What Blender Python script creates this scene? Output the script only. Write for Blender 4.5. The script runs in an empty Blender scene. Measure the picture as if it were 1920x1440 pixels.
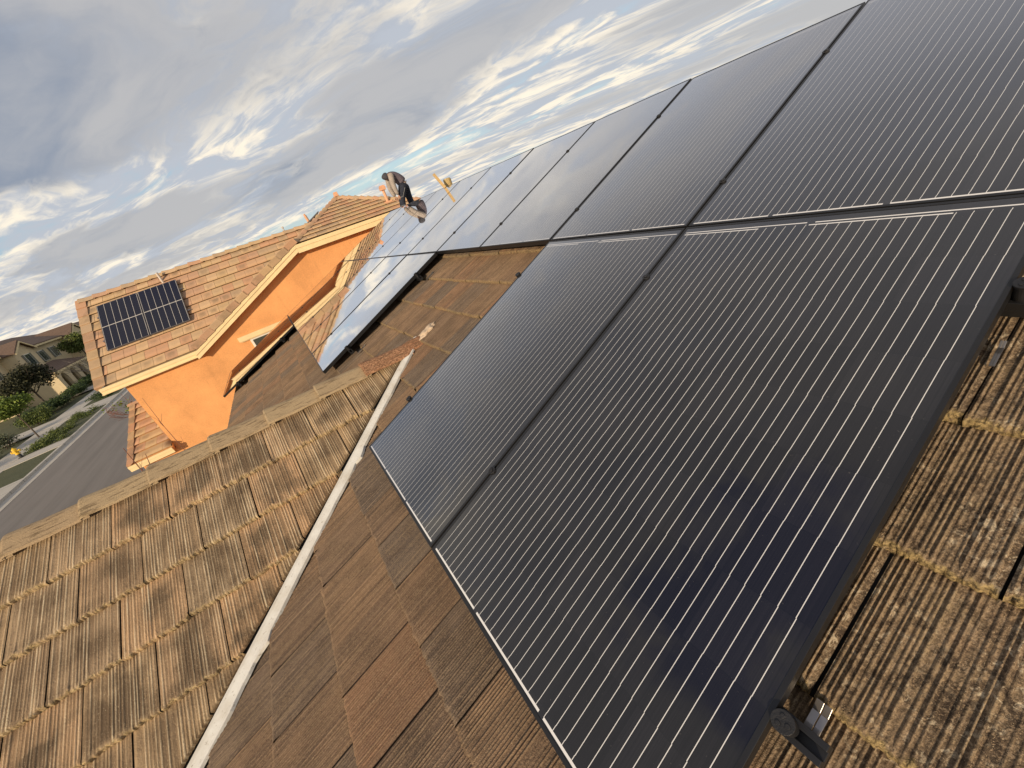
import bpy, bmesh, math, random
import numpy as np
from mathutils import Vector, Matrix, Euler
random.seed(7); RS = np.random.RandomState(11)
scene = bpy.context.scene
COL = scene.collection
rad = math.radians

# ---------------------------------------------------------------- camera
cam_d = bpy.data.cameras.new('camera'); cam = bpy.data.objects.new('camera', cam_d); COL.objects.link(cam)
cam_d.sensor_width = 36.0; cam_d.lens = 13.9624; cam_d.clip_start = 0.02; cam_d.clip_end = 6000
Rr = Vector((0.79806151, -0.52119257, -0.30241714)); Rf = Vector((0.37017350, 0.82005693, -0.43643810)); Ru = Vector((0.47546756, 0.23635764, 0.84738755))
mw = Matrix.Identity(4)
for i in range(3):
    mw[i][0] = Rr[i]; mw[i][1] = Ru[i]; mw[i][2] = -Rf[i]
mw[0][3], mw[1][3], mw[2][3] = -1.64523, -1.23846, 0.42343
cam.matrix_world = mw
scene.camera = cam

# ---------------------------------------------------------------- light
SUN_AZ = 227.0      # degrees, 0 = +Y, 90 = +X
SUN_EL = 15.0
sd = Vector((math.sin(rad(SUN_AZ))*math.cos(rad(SUN_EL)), math.cos(rad(SUN_AZ))*math.cos(rad(SUN_EL)), math.sin(rad(SUN_EL))))
sl = bpy.data.lights.new('sun', 'SUN'); sl.energy = 4.4; sl.angle = rad(1.5); sl.color = (1.0, 0.80, 0.56)
so = bpy.data.objects.new('sun', sl); COL.objects.link(so); so.rotation_euler = (-sd).to_track_quat('-Z', 'Y').to_euler(); so.location = (0, 0, 30)
scene.view_settings.view_transform = 'Standard'; scene.view_settings.look = 'None'
scene.view_settings.exposure = 0.0; scene.view_settings.gamma = 1.0

# node helpers
class N:
    def __init__(s, tree): s.t = tree; s.n = tree.nodes; s.l = tree.links
    def new(s, typ, **kw):
        nd = s.n.new(typ)
        for k, v in kw.items():
            setattr(nd, k, v)
        return nd
    def put(s, sock, v):
        if isinstance(v, bpy.types.NodeSocket): s.l.new(v, sock)
        elif v is not None:
            if hasattr(sock, 'default_value'):
                if isinstance(v, (tuple, list)) and len(v) == 3 and sock.type == 'RGBA': v = (*v, 1)
                sock.default_value = v
    def math(s, op, a, b=None, c=None, clamp=False):
        nd = s.new('ShaderNodeMath', operation=op, use_clamp=clamp)
        s.put(nd.inputs[0], a)
        if b is not None: s.put(nd.inputs[1], b)
        if c is not None: s.put(nd.inputs[2], c)
        return nd.outputs[0]
    def vmath(s, op, a, b=None):
        nd = s.new('ShaderNodeVectorMath', operation=op); s.put(nd.inputs[0], a)
        if b is not None: s.put(nd.inputs[1], b)
        return nd.outputs[0]
    def mix(s, f, a, b, blend='MIX'):
        nd = s.new('ShaderNodeMix', data_type='RGBA', blend_type=blend); nd.clamp_factor = True
        s.put(nd.inputs[0], f); s.put(nd.inputs[6], a); s.put(nd.inputs[7], b); return nd.outputs[2]
    def ramp(s, f, stops, interp='LINEAR'):
        nd = s.new('ShaderNodeValToRGB'); cr = nd.color_ramp; cr.interpolation = interp
        while len(cr.elements) > 1: cr.elements.remove(cr.elements[-1])
        for i, (p, c) in enumerate(stops):
            e = cr.elements[0] if i == 0 else cr.elements.new(p)
            e.position = p
            if not isinstance(c, (tuple, list)): c = (c, c, c)
            e.color = (*c, 1) if len(c) == 3 else c
        s.put(nd.inputs[0], f); return nd.outputs[0]
    def noise(s, vec, scale, detail=3, rough=.5, dist=0, dims='3D', out=0):
        nd = s.new('ShaderNodeTexNoise', noise_dimensions=dims); s.put(nd.inputs['Vector'], vec)
        nd.inputs['Scale'].default_value = scale; nd.inputs['Detail'].default_value = detail
        nd.inputs['Roughness'].default_value = rough; nd.inputs['Distortion'].default_value = dist
        return nd.outputs[out]
    def sep(s, v):
        nd = s.new('ShaderNodeSeparateXYZ'); s.put(nd.inputs[0], v); return nd.outputs
    def comb(s, x, y, z):
        nd = s.new('ShaderNodeCombineXYZ'); s.put(nd.inputs[0], x); s.put(nd.inputs[1], y); s.put(nd.inputs[2], z); return nd.outputs[0]
    def attr(s, name):
        return s.new('ShaderNodeAttribute', attribute_name=name).outputs
    def bump(s, h, strength=.5, dist=.01):
        nd = s.new('ShaderNodeBump'); s.put(nd.inputs['Height'], h); nd.inputs['Strength'].default_value = strength; nd.inputs['Distance'].default_value = dist
        return nd.outputs[0]
    def mrange(s, v, a, b, c=0, d=1, smooth=False):
        nd = s.new('ShaderNodeMapRange'); nd.interpolation_type = 'SMOOTHSTEP' if smooth else 'LINEAR'
        s.put(nd.inputs[0], v)
        for i, q in enumerate((a, b, c, d)): s.put(nd.inputs[i+1], q)
        return nd.outputs[0]

def material(name, build):
    m = bpy.data.materials.new(name); m.use_nodes = True; t = m.node_tree; t.nodes.clear()
    n = N(t); out = n.new('ShaderNodeOutputMaterial'); b = n.new('ShaderNodeBsdfPrincipled')
    t.links.new(b.outputs[0], out.inputs[0]); n.b = b
    def s(key, v): n.put(b.inputs[key], v)
    n.set = s
    build(n); return m

# ---------------------------------------------------------------- world: Nishita sky with a broken cloud layer
w = bpy.data.worlds.new('World'); scene.world = w; w.use_nodes = True
n = N(w.node_tree); n.n.clear()
outw = n.new('ShaderNodeOutputWorld'); bg = n.new('ShaderNodeBackground'); n.l.new(bg.outputs[0], outw.inputs[0])
sky = n.new('ShaderNodeTexSky', sky_type='NISHITA'); sky.sun_disc = False; sky.sun_elevation = rad(SUN_EL); sky.sun_rotation = rad(SUN_AZ)
sky.air_density = 1.1; sky.dust_density = 0.6; sky.ozone_density = 1.4
geo = n.new('ShaderNodeTexCoord').outputs['Generated']
dx, dy, dz = n.sep(geo)
zc = n.math('ADD', n.math('MAXIMUM', dz, 0.0), 0.10)
px = n.math('DIVIDE', dx, zc); py = n.math('DIVIDE', dy, zc)
ca = n.math('ADD', n.math('MULTIPLY', px, -.58), n.math('MULTIPLY', py, .81))
cb = n.math('ADD', n.math('MULTIPLY', px, .81), n.math('MULTIPLY', py, .58))
P = n.comb(n.math('MULTIPLY', ca, .50), cb, 3.7)
warp = n.noise(P, 0.8, 4, .55, out=1)
P2 = n.vmath('ADD', P, n.vmath('MULTIPLY', n.vmath('SUBTRACT', warp, (.5, .5, .5)), (1.2, 1.0, .6)))
big = n.noise(P2, 0.42, 2, .5)
mid = n.noise(P2, 1.15, 8, .56, .2)
fine = n.noise(P2, 4.2, 7, .6, .3)
dens = n.math('ADD', n.math('MULTIPLY', big, .40), n.math('ADD', n.math('MULTIPLY', mid, .44), n.math('MULTIPLY', fine, .16)))
# heavier cover overhead, broken low down
hi = n.mrange(n.math('ADD', dz, n.math('MULTIPLY', n.math('SUBTRACT', big, .5), .30)), 0.15, 0.26, 0.0, 1.0, True)
dens = n.math('ADD', dens, n.math('MULTIPLY', n.math('MULTIPLY', hi, n.mrange(dz, .40, .55, 1, .95, True)), .105))
# one clear gap high up
dt = n.new('ShaderNodeVectorMath', operation='DOT_PRODUCT'); n.put(dt.inputs[0], geo); dt.inputs[1].default_value = (-.24, .31, .92)
gapm = n.mrange(n.math('ADD', dt.outputs['Value'], n.math('MULTIPLY', n.math('SUBTRACT', n.noise(geo, 5.5, 5, .6, .4), .5), .17)), .955, 1.005, 0, 1, True)
dens = n.math('SUBTRACT', dens, n.math('MULTIPLY', gapm, .03))
# a heavier bank low on the left, and fuller cover near the horizon
dt2 = n.new('ShaderNodeVectorMath', operation='DOT_PRODUCT'); n.put(dt2.inputs[0], geo); dt2.inputs[1].default_value = (-.30, .925, .235)
dens = n.math('ADD', dens, n.math('MULTIPLY', n.mrange(n.math('ADD', dt2.outputs['Value'], n.math('MULTIPLY', n.math('SUBTRACT', mid, .5), .10)), .95, 1.0, 0, 1, True), .09))
dens = n.math('ADD', dens, n.mrange(dz, .05, .20, .0, .022, True))
cover = n.mrange(dens, 0.405, 0.505, 0, 1, True)
thick = n.mrange(dens, 0.515, 0.625, 0, 1, True)
cream = n.mix(n.mrange(fine, .42, .62, 0, 1, True), (4.7, 4.95, 5.5), (9.8, 8.7, 7.0))
grey = n.mix(n.mrange(mid, .38, .60, 0, 1, True), (2.45, 2.8, 3.55), (4.65, 4.55, 4.6))
ccol = n.mix(thick, cream, grey)
over = n.mrange(big, .35, .65, .85, 1.12)
ccol = n.mix(n.mrange(dz, .42, .62, 0, .85, True), ccol, n.vmath('MULTIPLY', (3.95, 3.95, 4.2), n.comb(over, over, over)))
skyc = n.mix(n.mrange(dz, .25, .75, .5, .0, True), sky.outputs[0], (4.4, 6.4, 7.8))
skyc = n.mix(n.mrange(dz, .45, .85, 0, .85, True), skyc, (.7, 1.15, 3.1))
skyc = n.mix(n.mrange(dz, 0.0, 0.10, .5, 0.0), skyc, (4.9, 5.5, 6.1))
fin = n.mix(n.math('MULTIPLY', n.math('MULTIPLY', cover, .93), n.mrange(gapm, 0, 1, 1, .05)), skyc, ccol)
n.put(bg.inputs[0], fin); bg.inputs[1].default_value = 0.112

# ---------------------------------------------------------------- object helpers
def link(o): COL.objects.link(o); return o
def tag(o, label=None, cat=None, group=None, kind=None):
    if label: o['label'] = label
    if cat: o['category'] = cat
    if group: o['group'] = group
    if kind: o['kind'] = kind
    return o
def thing(name, label, cat, mat=None, group=None):
    o = bpy.data.objects.new(name, None); link(o)
    o.empty_display_size = .2
    if mat is not None: o.matrix_world = mat
    return tag(o, label, cat, group)
class MB:
    """collects polygons of one mesh"""
    def __init__(s): s.v = []; s.f = []; s.m = []
    def poly(s, pts, mi=0):
        k = len(s.v); s.v += [tuple(p) for p in pts]; s.f.append(tuple(range(k, k+len(pts)))); s.m.append(mi)
    def box(s, a, b, M=None, mi=0):
        x0, y0, z0 = a; x1, y1, z1 = b
        c = [(x0,y0,z0),(x1,y0,z0),(x1,y1,z0),(x0,y1,z0),(x0,y0,z1),(x1,y0,z1),(x1,y1,z1),(x0,y1,z1)]
        s.hexa(c, M, mi)
    def hexa(s, c, M=None, mi=0):
        if M is not None: c = [M @ Vector(p) for p in c]
        k = len(s.v); s.v += [tuple(p) for p in c]
        for f in ((0,3,2,1),(4,5,6,7),(0,1,5,4),(1,2,6,5),(2,3,7,6),(3,0,4,7)): s.f.append(tuple(k+i for i in f)); s.m.append(mi)
    def prism(s, poly, d, mi=0):
        """polygon (3d points) extruded along vector d"""
        d = Vector(d); P = [Vector(p) for p in poly]; k = len(s.v); m = len(P)
        s.v += [tuple(p) for p in P] + [tuple(p+d) for p in P]
        s.f.append(tuple(range(k, k+m))[::-1]); s.f.append(tuple(range(k+m, k+2*m))); s.m += [mi, mi]
        for i in range(m):
            j = (i+1) % m; s.f.append((k+i, k+j, k+m+j, k+m+i)); s.m.append(mi)
    def tube(s, pts, rads, seg=8, mi=0, cap=True):
        pts = [Vector(p) for p in pts]; k = len(s.v); up = Vector((0,0,1)); prev = None
        for i, p in enumerate(pts):
            d = (pts[min(i+1, len(pts)-1)] - pts[max(i-1, 0)]).normalized()
            a = d.cross(up)
            if a.length < .1: a = d.cross(Vector((1,0,0)))
            a.normalize()
            if prev is not None and a.dot(prev) < 0: a = -a
            prev = a; b = d.cross(a)
            r = rads[i] if isinstance(rads, (list, tuple)) else rads
            for j in range(seg):
                t = 2*math.pi*j/seg; s.v.append(tuple(p + a*math.cos(t)*r + b*math.sin(t)*r))
        for i in range(len(pts)-1):
            for j in range(seg):
                q = (j+1) % seg; s.f.append((k+i*seg+j, k+i*seg+q, k+(i+1)*seg+q, k+(i+1)*seg+j)); s.m.append(mi)
        if cap:
            s.f.append(tuple(k+j for j in range(seg))[::-1]); s.f.append(tuple(k+(len(pts)-1)*seg+j for j in range(seg))); s.m += [mi, mi]
    def build(s, name, mats, parent=None, smooth=False, bevel=0, fixn=True):
        me = bpy.data.meshes.new(name); me.from_pydata(s.v, [], s.f)
        mats = mats if isinstance(mats, (list, tuple)) else [mats]
        for m in mats: me.materials.append(m)
        me.polygons.foreach_set('material_index', s.m)
        if fixn:
            bm = bmesh.new(); bm.from_mesh(me); bmesh.ops.recalc_face_normals(bm, faces=bm.faces); bm.to_mesh(me); bm.free()
        if smooth: me.polygons.foreach_set('use_smooth', [True]*len(me.polygons))
        o = bpy.data.objects.new(name, me); link(o)
        if parent is not None: o.parent = parent
        if bevel:
            bv = o.modifiers.new('bevel', 'BEVEL'); bv.width = bevel; bv.segments = 2; bv.limit_method = 'ANGLE'
        return o
def copy_tree(o, parent=None):
    c = o.copy(); link(c); c.parent = parent
    for k in ('label', 'group'): pass
    for ch in list(o.children): copy_tree(ch, c)
    return c

# ---------------------------------------------------------------- materials
def simple(name, col, rough=.6, metal=0, spec=.5, var=.12, vs=4, bs=0, bscale=60):
    def f(n):
        co = n.new('ShaderNodeTexCoord').outputs['Object']
        v = n.noise(co, vs, 5, .6)
        k = n.mrange(v, .25, .75, 1-var, 1+var)
        n.set('Base Color', n.vmath('MULTIPLY', (*col,), n.comb(k, k, k)))
        n.set('Roughness', rough); n.set('Metallic', metal); n.set('Specular IOR Level', spec)
        if bs: n.set('Normal', n.bump(n.noise(co, bscale, 6, .65), bs, .01))
    return material(name, f)

def rib_tile(name, pal, groove, pale, moss, spot=0.0, moss_w=1.0, dirt=.55, rough=.85, mossn=.04, zone=False):
    """concrete roof tile with combed ribs; tile attributes: trnd = random per tile, tuv = across, down, rib height"""
    def f(n):
        r = n.sep(n.attr('trnd')[1]); uv = n.attr('tuv')[1]; u, v, rb = n.sep(uv)
        pos = n.new('ShaderNodeTexCoord').outputs['Object']
        rv = n.comb(r[0], r[1], r[2])
        base = n.ramp(r[0], [(i/(len(pal)), c) for i, c in enumerate(pal)], 'CONSTANT' if zone else 'LINEAR')
        seed = n.vmath('MULTIPLY', rv, (37., 53., 19.))
        # blotchy weathering, elongated down the slope
        st = n.vmath('ADD', n.comb(n.math('MULTIPLY', u, 105), n.math('MULTIPLY', v, 4.0), 0), seed)
        streak = n.noise(st, 1.0, 4, .6, .15)
        broad = n.noise(n.vmath('ADD', n.comb(n.math('MULTIPLY', u, 22), n.math('MULTIPLY', v, 1.6), 7), seed), 1.0, 3, .5)
        bl = n.vmath('ADD', n.comb(n.math('MULTIPLY', u, 7), n.math('MULTIPLY', v, 6), 4), seed)
        blot = n.noise(bl, 1.0, 3, .5)
        # dark heart of each tile
        hu = n.math('SUBTRACT', 1.0, n.math('MULTIPLY', n.math('ABSOLUTE', n.math('SUBTRACT', n.math('DIVIDE', u, .30), n.mrange(r[1], 0, 1, .38, .62))), 2.3), clamp=True)
        hv = n.math('SUBTRACT', 1.0, n.math('MULTIPLY', n.math('ABSOLUTE', n.math('SUBTRACT', n.math('DIVIDE', v, .345), .45)), 2.1), clamp=True)
        heart = n.math('POWER', n.math('MULTIPLY', hu, hv), .6)
        if zone: heart = n.math('MULTIPLY', heart, .45)
        dk = n.math('MULTIPLY', n.math('ADD', n.math('MULTIPLY', heart, .8), n.mrange(blot, .42, .62, -.15, .6)), n.mrange(r[2], 0, 1, dirt*.55, dirt*1.25), clamp=True)
        c = n.mix(dk, base, groove)
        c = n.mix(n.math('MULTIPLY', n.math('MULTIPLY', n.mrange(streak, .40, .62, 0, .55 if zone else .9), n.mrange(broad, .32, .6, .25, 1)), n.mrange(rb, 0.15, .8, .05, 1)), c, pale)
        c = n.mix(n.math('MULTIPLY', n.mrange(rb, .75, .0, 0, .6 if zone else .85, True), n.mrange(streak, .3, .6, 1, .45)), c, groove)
        # dark speckle
        sp = n.noise(pos, 190, 2, .6)
        c = n.mix(n.math('MULTIPLY', n.mrange(sp, .56, .66, 0, .75), n.mrange(blot, .4, .6, .25, 1)), c, groove)
        sp2 = n.noise(pos, 260, 1, .5)
        c = n.mix(n.mrange(sp2, .66, .72, 0, .5), c, pale)
        x_, y_, z_ = n.sep(pos)
        near = n.math('MULTIPLY', n.mrange(x_, -1.45, -1.0, 0, 1, True), n.mrange(y_, .1, -.5, 0, 1, True)) if zone else 1.0
        if zone:
            c = n.mix(n.math('MULTIPLY', near, n.mrange(n.noise(pos, 9, 5, .65), .35, .62, .25, .85)), c, (.36, .265, .15))
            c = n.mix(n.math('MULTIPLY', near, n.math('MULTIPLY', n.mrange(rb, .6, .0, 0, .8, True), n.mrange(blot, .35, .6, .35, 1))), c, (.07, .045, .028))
            c = n.mix(n.math('MULTIPLY', near, n.mrange(n.noise(n.vmath('ADD', pos, (2, 2, 9)), 17, 5, .7, .5), .52, .62, 0, .6)), c, (.10, .066, .04))
        if spot:
            sp_k = n.math('MULTIPLY', n.math('ADD', n.math('MULTIPLY', near, .8), .12), spot)
            vn = n.noise(pos, 26, 3, .55, .6)
            big = n.noise(pos, 5, 2, .5)
            c = n.mix(n.math('MULTIPLY', n.mrange(vn, .54, .60, 0, sp_k), n.mrange(big, .42, .55, .1, 1)), c, tuple(x*.45 for x in groove))
            vn2 = n.noise(n.vmath('ADD', pos, (3, 7, 1)), 34, 4, .6, .5)
            c = n.mix(n.math('MULTIPLY', n.mrange(vn2, .56, .63, 0, sp_k), n.mrange(big, .6, .45, .1, 1)), c, pale)
        if zone:
            vo = n.new('ShaderNodeTexVoronoi', voronoi_dimensions='3D'); n.put(vo.inputs['Vector'], n.vmath('ADD', pos, n.vmath('MULTIPLY', n.noise(pos, 30, 3, .6, out=1), (.02, .02, .02)))); vo.inputs['Scale'].default_value = 42
            vr = n.sep(vo.outputs['Color'])[0]
            spt = n.math('LESS_THAN', vo.outputs['Distance'], n.mrange(vr, .55, 1.0, 0, .55))
            c = n.mix(n.math('MULTIPLY', n.math('MULTIPLY', spt, near), .75), c, (.075, .05, .03))
            pl_ = n.noise(n.vmath('ADD', pos, (5, 1, 2)), 48, 5, .7, .8)
            c = n.mix(n.math('MULTIPLY', n.math('MULTIPLY', n.mrange(pl_, .54, .62, 0, .85), n.mrange(n.noise(pos, 7, 3, .6), .42, .52, .15, 1)), near), c, (.66, .55, .38))
            gr3 = n.noise(pos, 105, 2, .75)
            gk = n.mrange(near, 0, 1, .16, .5)
            c = n.mix(n.math('MULTIPLY', n.mrange(gr3, .53, .64, 0, 1), gk), c, (.06, .042, .03))
            c = n.mix(n.math('MULTIPLY', n.mrange(gr3, .45, .37, 0, 1), gk), c, (.42, .31, .20))
            gr2 = n.noise(pos, 230, 2, .7)
            c = n.mix(n.math('MULTIPLY', n.mrange(gr2, .52, .66, 0, 1), gk), c, (.055, .036, .024))
            c = n.mix(n.math('MULTIPLY', n.mrange(gr2, .44, .36, 0, 1), gk), c, (.44, .31, .19))
            gl_ = n.noise(pos, 420, 1, .5)
            c = n.mix(n.mrange(gl_, .66, .74, 0, .7), c, (.55, .42, .26))
        # moss and lichen along the lower edge
        mn = n.noise(n.vmath('ADD', pos, (1.3, 2.2, .4)), 55, 4, .65)
        edge = n.math('ADD', n.math('DIVIDE', v, .345), n.math('MULTIPLY', n.math('SUBTRACT', mn, .5), .16*moss_w))
        mk = n.mrange(edge, .985-mossn*moss_w, 1.0, 0, .9, True)
        if zone: mk = n.math('MULTIPLY', n.math('MULTIPLY', mk, n.mrange(x_, -1.75, -1.25, .10, 1, True)), n.mrange(y_, -.2, .8, 1, .45))
        mcol = n.mix(n.mrange(n.noise(pos, 120, 3, .7), .38, .6), tuple(x*.28 for x in moss), tuple(min(1, x*1.55) for x in moss))
        c = n.mix(mk, c, mcol)
        n.set('Base Color', c); n.set('Roughness', rough); n.set('Specular IOR Level', .25)
        g = n.math('ADD', n.noise(pos, 330, 3, .7), n.math('MULTIPLY', n.noise(pos, 90, 4, .7), 2.0))
        n.set('Normal', n.bump(g, .8, .004))
    return material(name, f)

M_gable_tile = rib_tile('gable tile concrete', [(.64,.44,.25),(.60,.42,.24),(.51,.36,.22),(.70,.43,.23),(.57,.42,.26)], (.155,.105,.062), (.80,.66,.44), (.38,.29,.15), moss_w=1.2, dirt=.95, mossn=.05)
M_main_tile = rib_tile('main roof tile concrete', [(.28,.16,.095),(.21,.14,.095),(.25,.16,.10),(.155,.122,.10),(.235,.15,.095),(.185,.135,.10),(.28,.18,.11)], (.085,.058,.04), (.36,.26,.16), (.30,.22,.10), spot=.85, moss_w=1.0, dirt=.6, rough=.8, mossn=.022, zone=True)

def flat_tile(name, pal, dark=.5):
    def f(n):
        r = n.sep(n.attr('trnd')[1]); u, v, rb = n.sep(n.attr('tuv')[1]); pos = n.new('ShaderNodeTexCoord').outputs['Object']
        base = n.ramp(r[0], [(i/(len(pal)), c) for i, c in enumerate(pal)], 'CONSTANT')
        hu = n.math('SUBTRACT', 1.0, n.math('MULTIPLY', n.math('ABSOLUTE', n.math('SUBTRACT', n.math('DIVIDE', u, .30), .5)), 2.0), clamp=True)
        hv = n.math('SUBTRACT', 1.0, n.math('MULTIPLY', n.math('ABSOLUTE', n.math('SUBTRACT', n.math('DIVIDE', v, .345), .5)), 2.0), clamp=True)
        heart = n.mrange(n.math('MINIMUM', hu, hv), 0.05, .75, 0, 1, True)
        nz = n.noise(pos, 3.0, 4, .6)
        k = n.math('MULTIPLY', heart, n.math('MULTIPLY', n.mrange(r[1], .1, 1, 0.05, dark), n.mrange(nz, .35, .65, .4, 1.1)))
        c = n.mix(k, base, (.24, .165, .10))
        c = n.mix(n.mrange(n.noise(pos, 1.2, 5, .65), .60, .72, 0, .55), c, (.12, .10, .075))
        c = n.mix(n.mrange(n.noise(pos, 45, 3, .7), .5, .8, 0, .35), c, (.62, .47, .32))
        n.set('Base Color', c); n.set('Roughness', .85); n.set('Specular IOR Level', .25)
        n.set('Normal', n.bump(n.noise(pos, 120, 4, .7), .4, .004))
    return material(name, f)
M_flat = flat_tile('orange house flat tile', [(.54,.34,.20),(.52,.36,.21),(.52,.30,.18),(.45,.32,.20),(.57,.39,.23),(.49,.30,.19),(.52,.36,.20)], .8)
def fartile(n):
    pos = n.new('ShaderNodeTexCoord').outputs['Object']; x, y, z = n.sep(pos)
    k = n.math('LESS_THAN', n.math('FRACT', n.math('MULTIPLY', z, 6.5)), .25)
    c = n.mix(n.noise(pos, 2.2, 6, .7), (.10, .062, .045), (.25, .165, .115)); c = n.mix(n.math('MULTIPLY', k, .6), c, (.05, .035, .028))
    n.set('Base Color', c); n.set('Roughness', .9)
M_far_tile = material('distant roof tile', fartile)

def cap_f(n):
    pos = n.new('ShaderNodeTexCoord').outputs['Object']; r = n.sep(n.attr('trnd')[1]); uv = n.attr('tuv')[1]; u, v, rb = n.sep(uv)
    base = n.ramp(r[0], [(0, (.44,.335,.20)), (.45, (.40,.295,.18)), (.8, (.46,.31,.18)), (.92, (.50,.27,.15)), (1, (.36,.18,.10))])
    st = n.noise(n.vmath('MULTIPLY', pos, (9, 60, 60)), 1, 6, .65, .3)
    c = n.mix(n.mrange(st, .52, .62, 0, .75), base, (.15, .105, .06))
    c = n.mix(n.mrange(n.noise(pos, 160, 3, .7), .55, .7, 0, .6), c, (.12, .085, .05))
    c = n.mix(n.mrange(n.noise(pos, 210, 2, .6), .62, .7, 0, .6), c, (.62, .50, .32))
    # loose red-brown crust on the topmost caps
    crust = n.math('MULTIPLY', n.mrange(r[0], .85, .9, 0, 1), n.mrange(n.noise(pos, 75, 3, .7), .44, .56, 0, .85))
    c = n.mix(crust, c, (.17, .085, .045))
    n.set('Base Color', c); n.set('Roughness', .88); n.set('Specular IOR Level', .2)
    n.set('Normal', n.bump(n.math('ADD', st, n.noise(pos, 150, 4, .7)), .8, .006))
M_cap = material('ridge cap concrete', cap_f)
M_mortar = simple('pale mortar', (.58,.45,.32), .9, vs=14, var=.25, bs=1, bscale=40)
def flash_f(n):
    pos = n.new('ShaderNodeTexCoord').outputs['Object']
    c = n.mix(n.mrange(n.noise(pos, 7, 5, .65), .42, .66, 0, .6), (.74, .73, .68), (.55, .50, .41))
    c = n.mix(n.mrange(n.noise(pos, 55, 4, .7), .60, .70, 0, .7), c, (.24, .19, .13))
    n.set('Base Color', c); n.set('Roughness', .5); n.set('Normal', n.bump(n.noise(pos, 20, 4, .6), .35, .006))
M_flash = material('white painted valley metal', flash_f)
def stucco(name, col, var=.08):
    def f(n):
        pos = n.new('ShaderNodeTexCoord').outputs['Object']
        k = n.math('MULTIPLY', n.mrange(n.noise(pos, .9, 6, .6), .3, .7, 1-var, 1+var), n.mrange(n.noise(pos, 4.5, 4, .6), .3, .7, .96, 1.04))
        k = n.math('MULTIPLY', k, n.mrange(n.noise(n.vmath('MULTIPLY', pos, (5, 5, .5)), 1, 5, .7), .55, .75, 1.0, .88))
        k = n.math('MULTIPLY', k, n.mrange(n.noise(pos, 30, 4, .75), .3, .7, .86, 1.12))
        n.set('Base Color', n.vmath('MULTIPLY', (*col,), n.comb(k, k, k))); n.set('Roughness', .92); n.set('Specular IOR Level', .15)
        n.set('Normal', n.bump(n.noise(pos, 55, 5, .7), .45, .008))
    return material(name, f)
M_orange = stucco('orange stucco', (.74, .37, .15), .14)
M_cream = stucco('cream stucco', (.68, .56, .36))
M_trim = simple('cream painted timber', (.78,.62,.34), .55, vs=3, var=.1, bs=.25, bscale=30)
M_black = simple('black anodised metal', (.012,.012,.013), .38, 0, .5, vs=10, var=.2)
M_blackm = simple('black clamp metal', (.02,.02,.022), .45, .3, .5, vs=40, var=.4, bs=.3, bscale=300)
M_steel = simple('bare aluminium', (.42,.39,.36), .38, 1, vs=12, var=.15)
M_under = simple('dark backsheet', (.01,.01,.01), .7)
M_wood = simple('pine board', (.50,.34,.15), .75, vs=20, var=.25)
M_block = simple('tan roof vent', (.42,.31,.14), .85, vs=16, var=.35)
M_salmon = simple('salmon painted pipe', (.66,.36,.21), .6, vs=10, var=.12)
M_pipeg = simple('pale grey pipe', (.55,.48,.42), .5)
M_window = simple('window glass', (.05,.065,.06), .06, 0, .8, var=.3)
M_white = simple('white window frame', (.72,.70,.62), .5)

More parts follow.
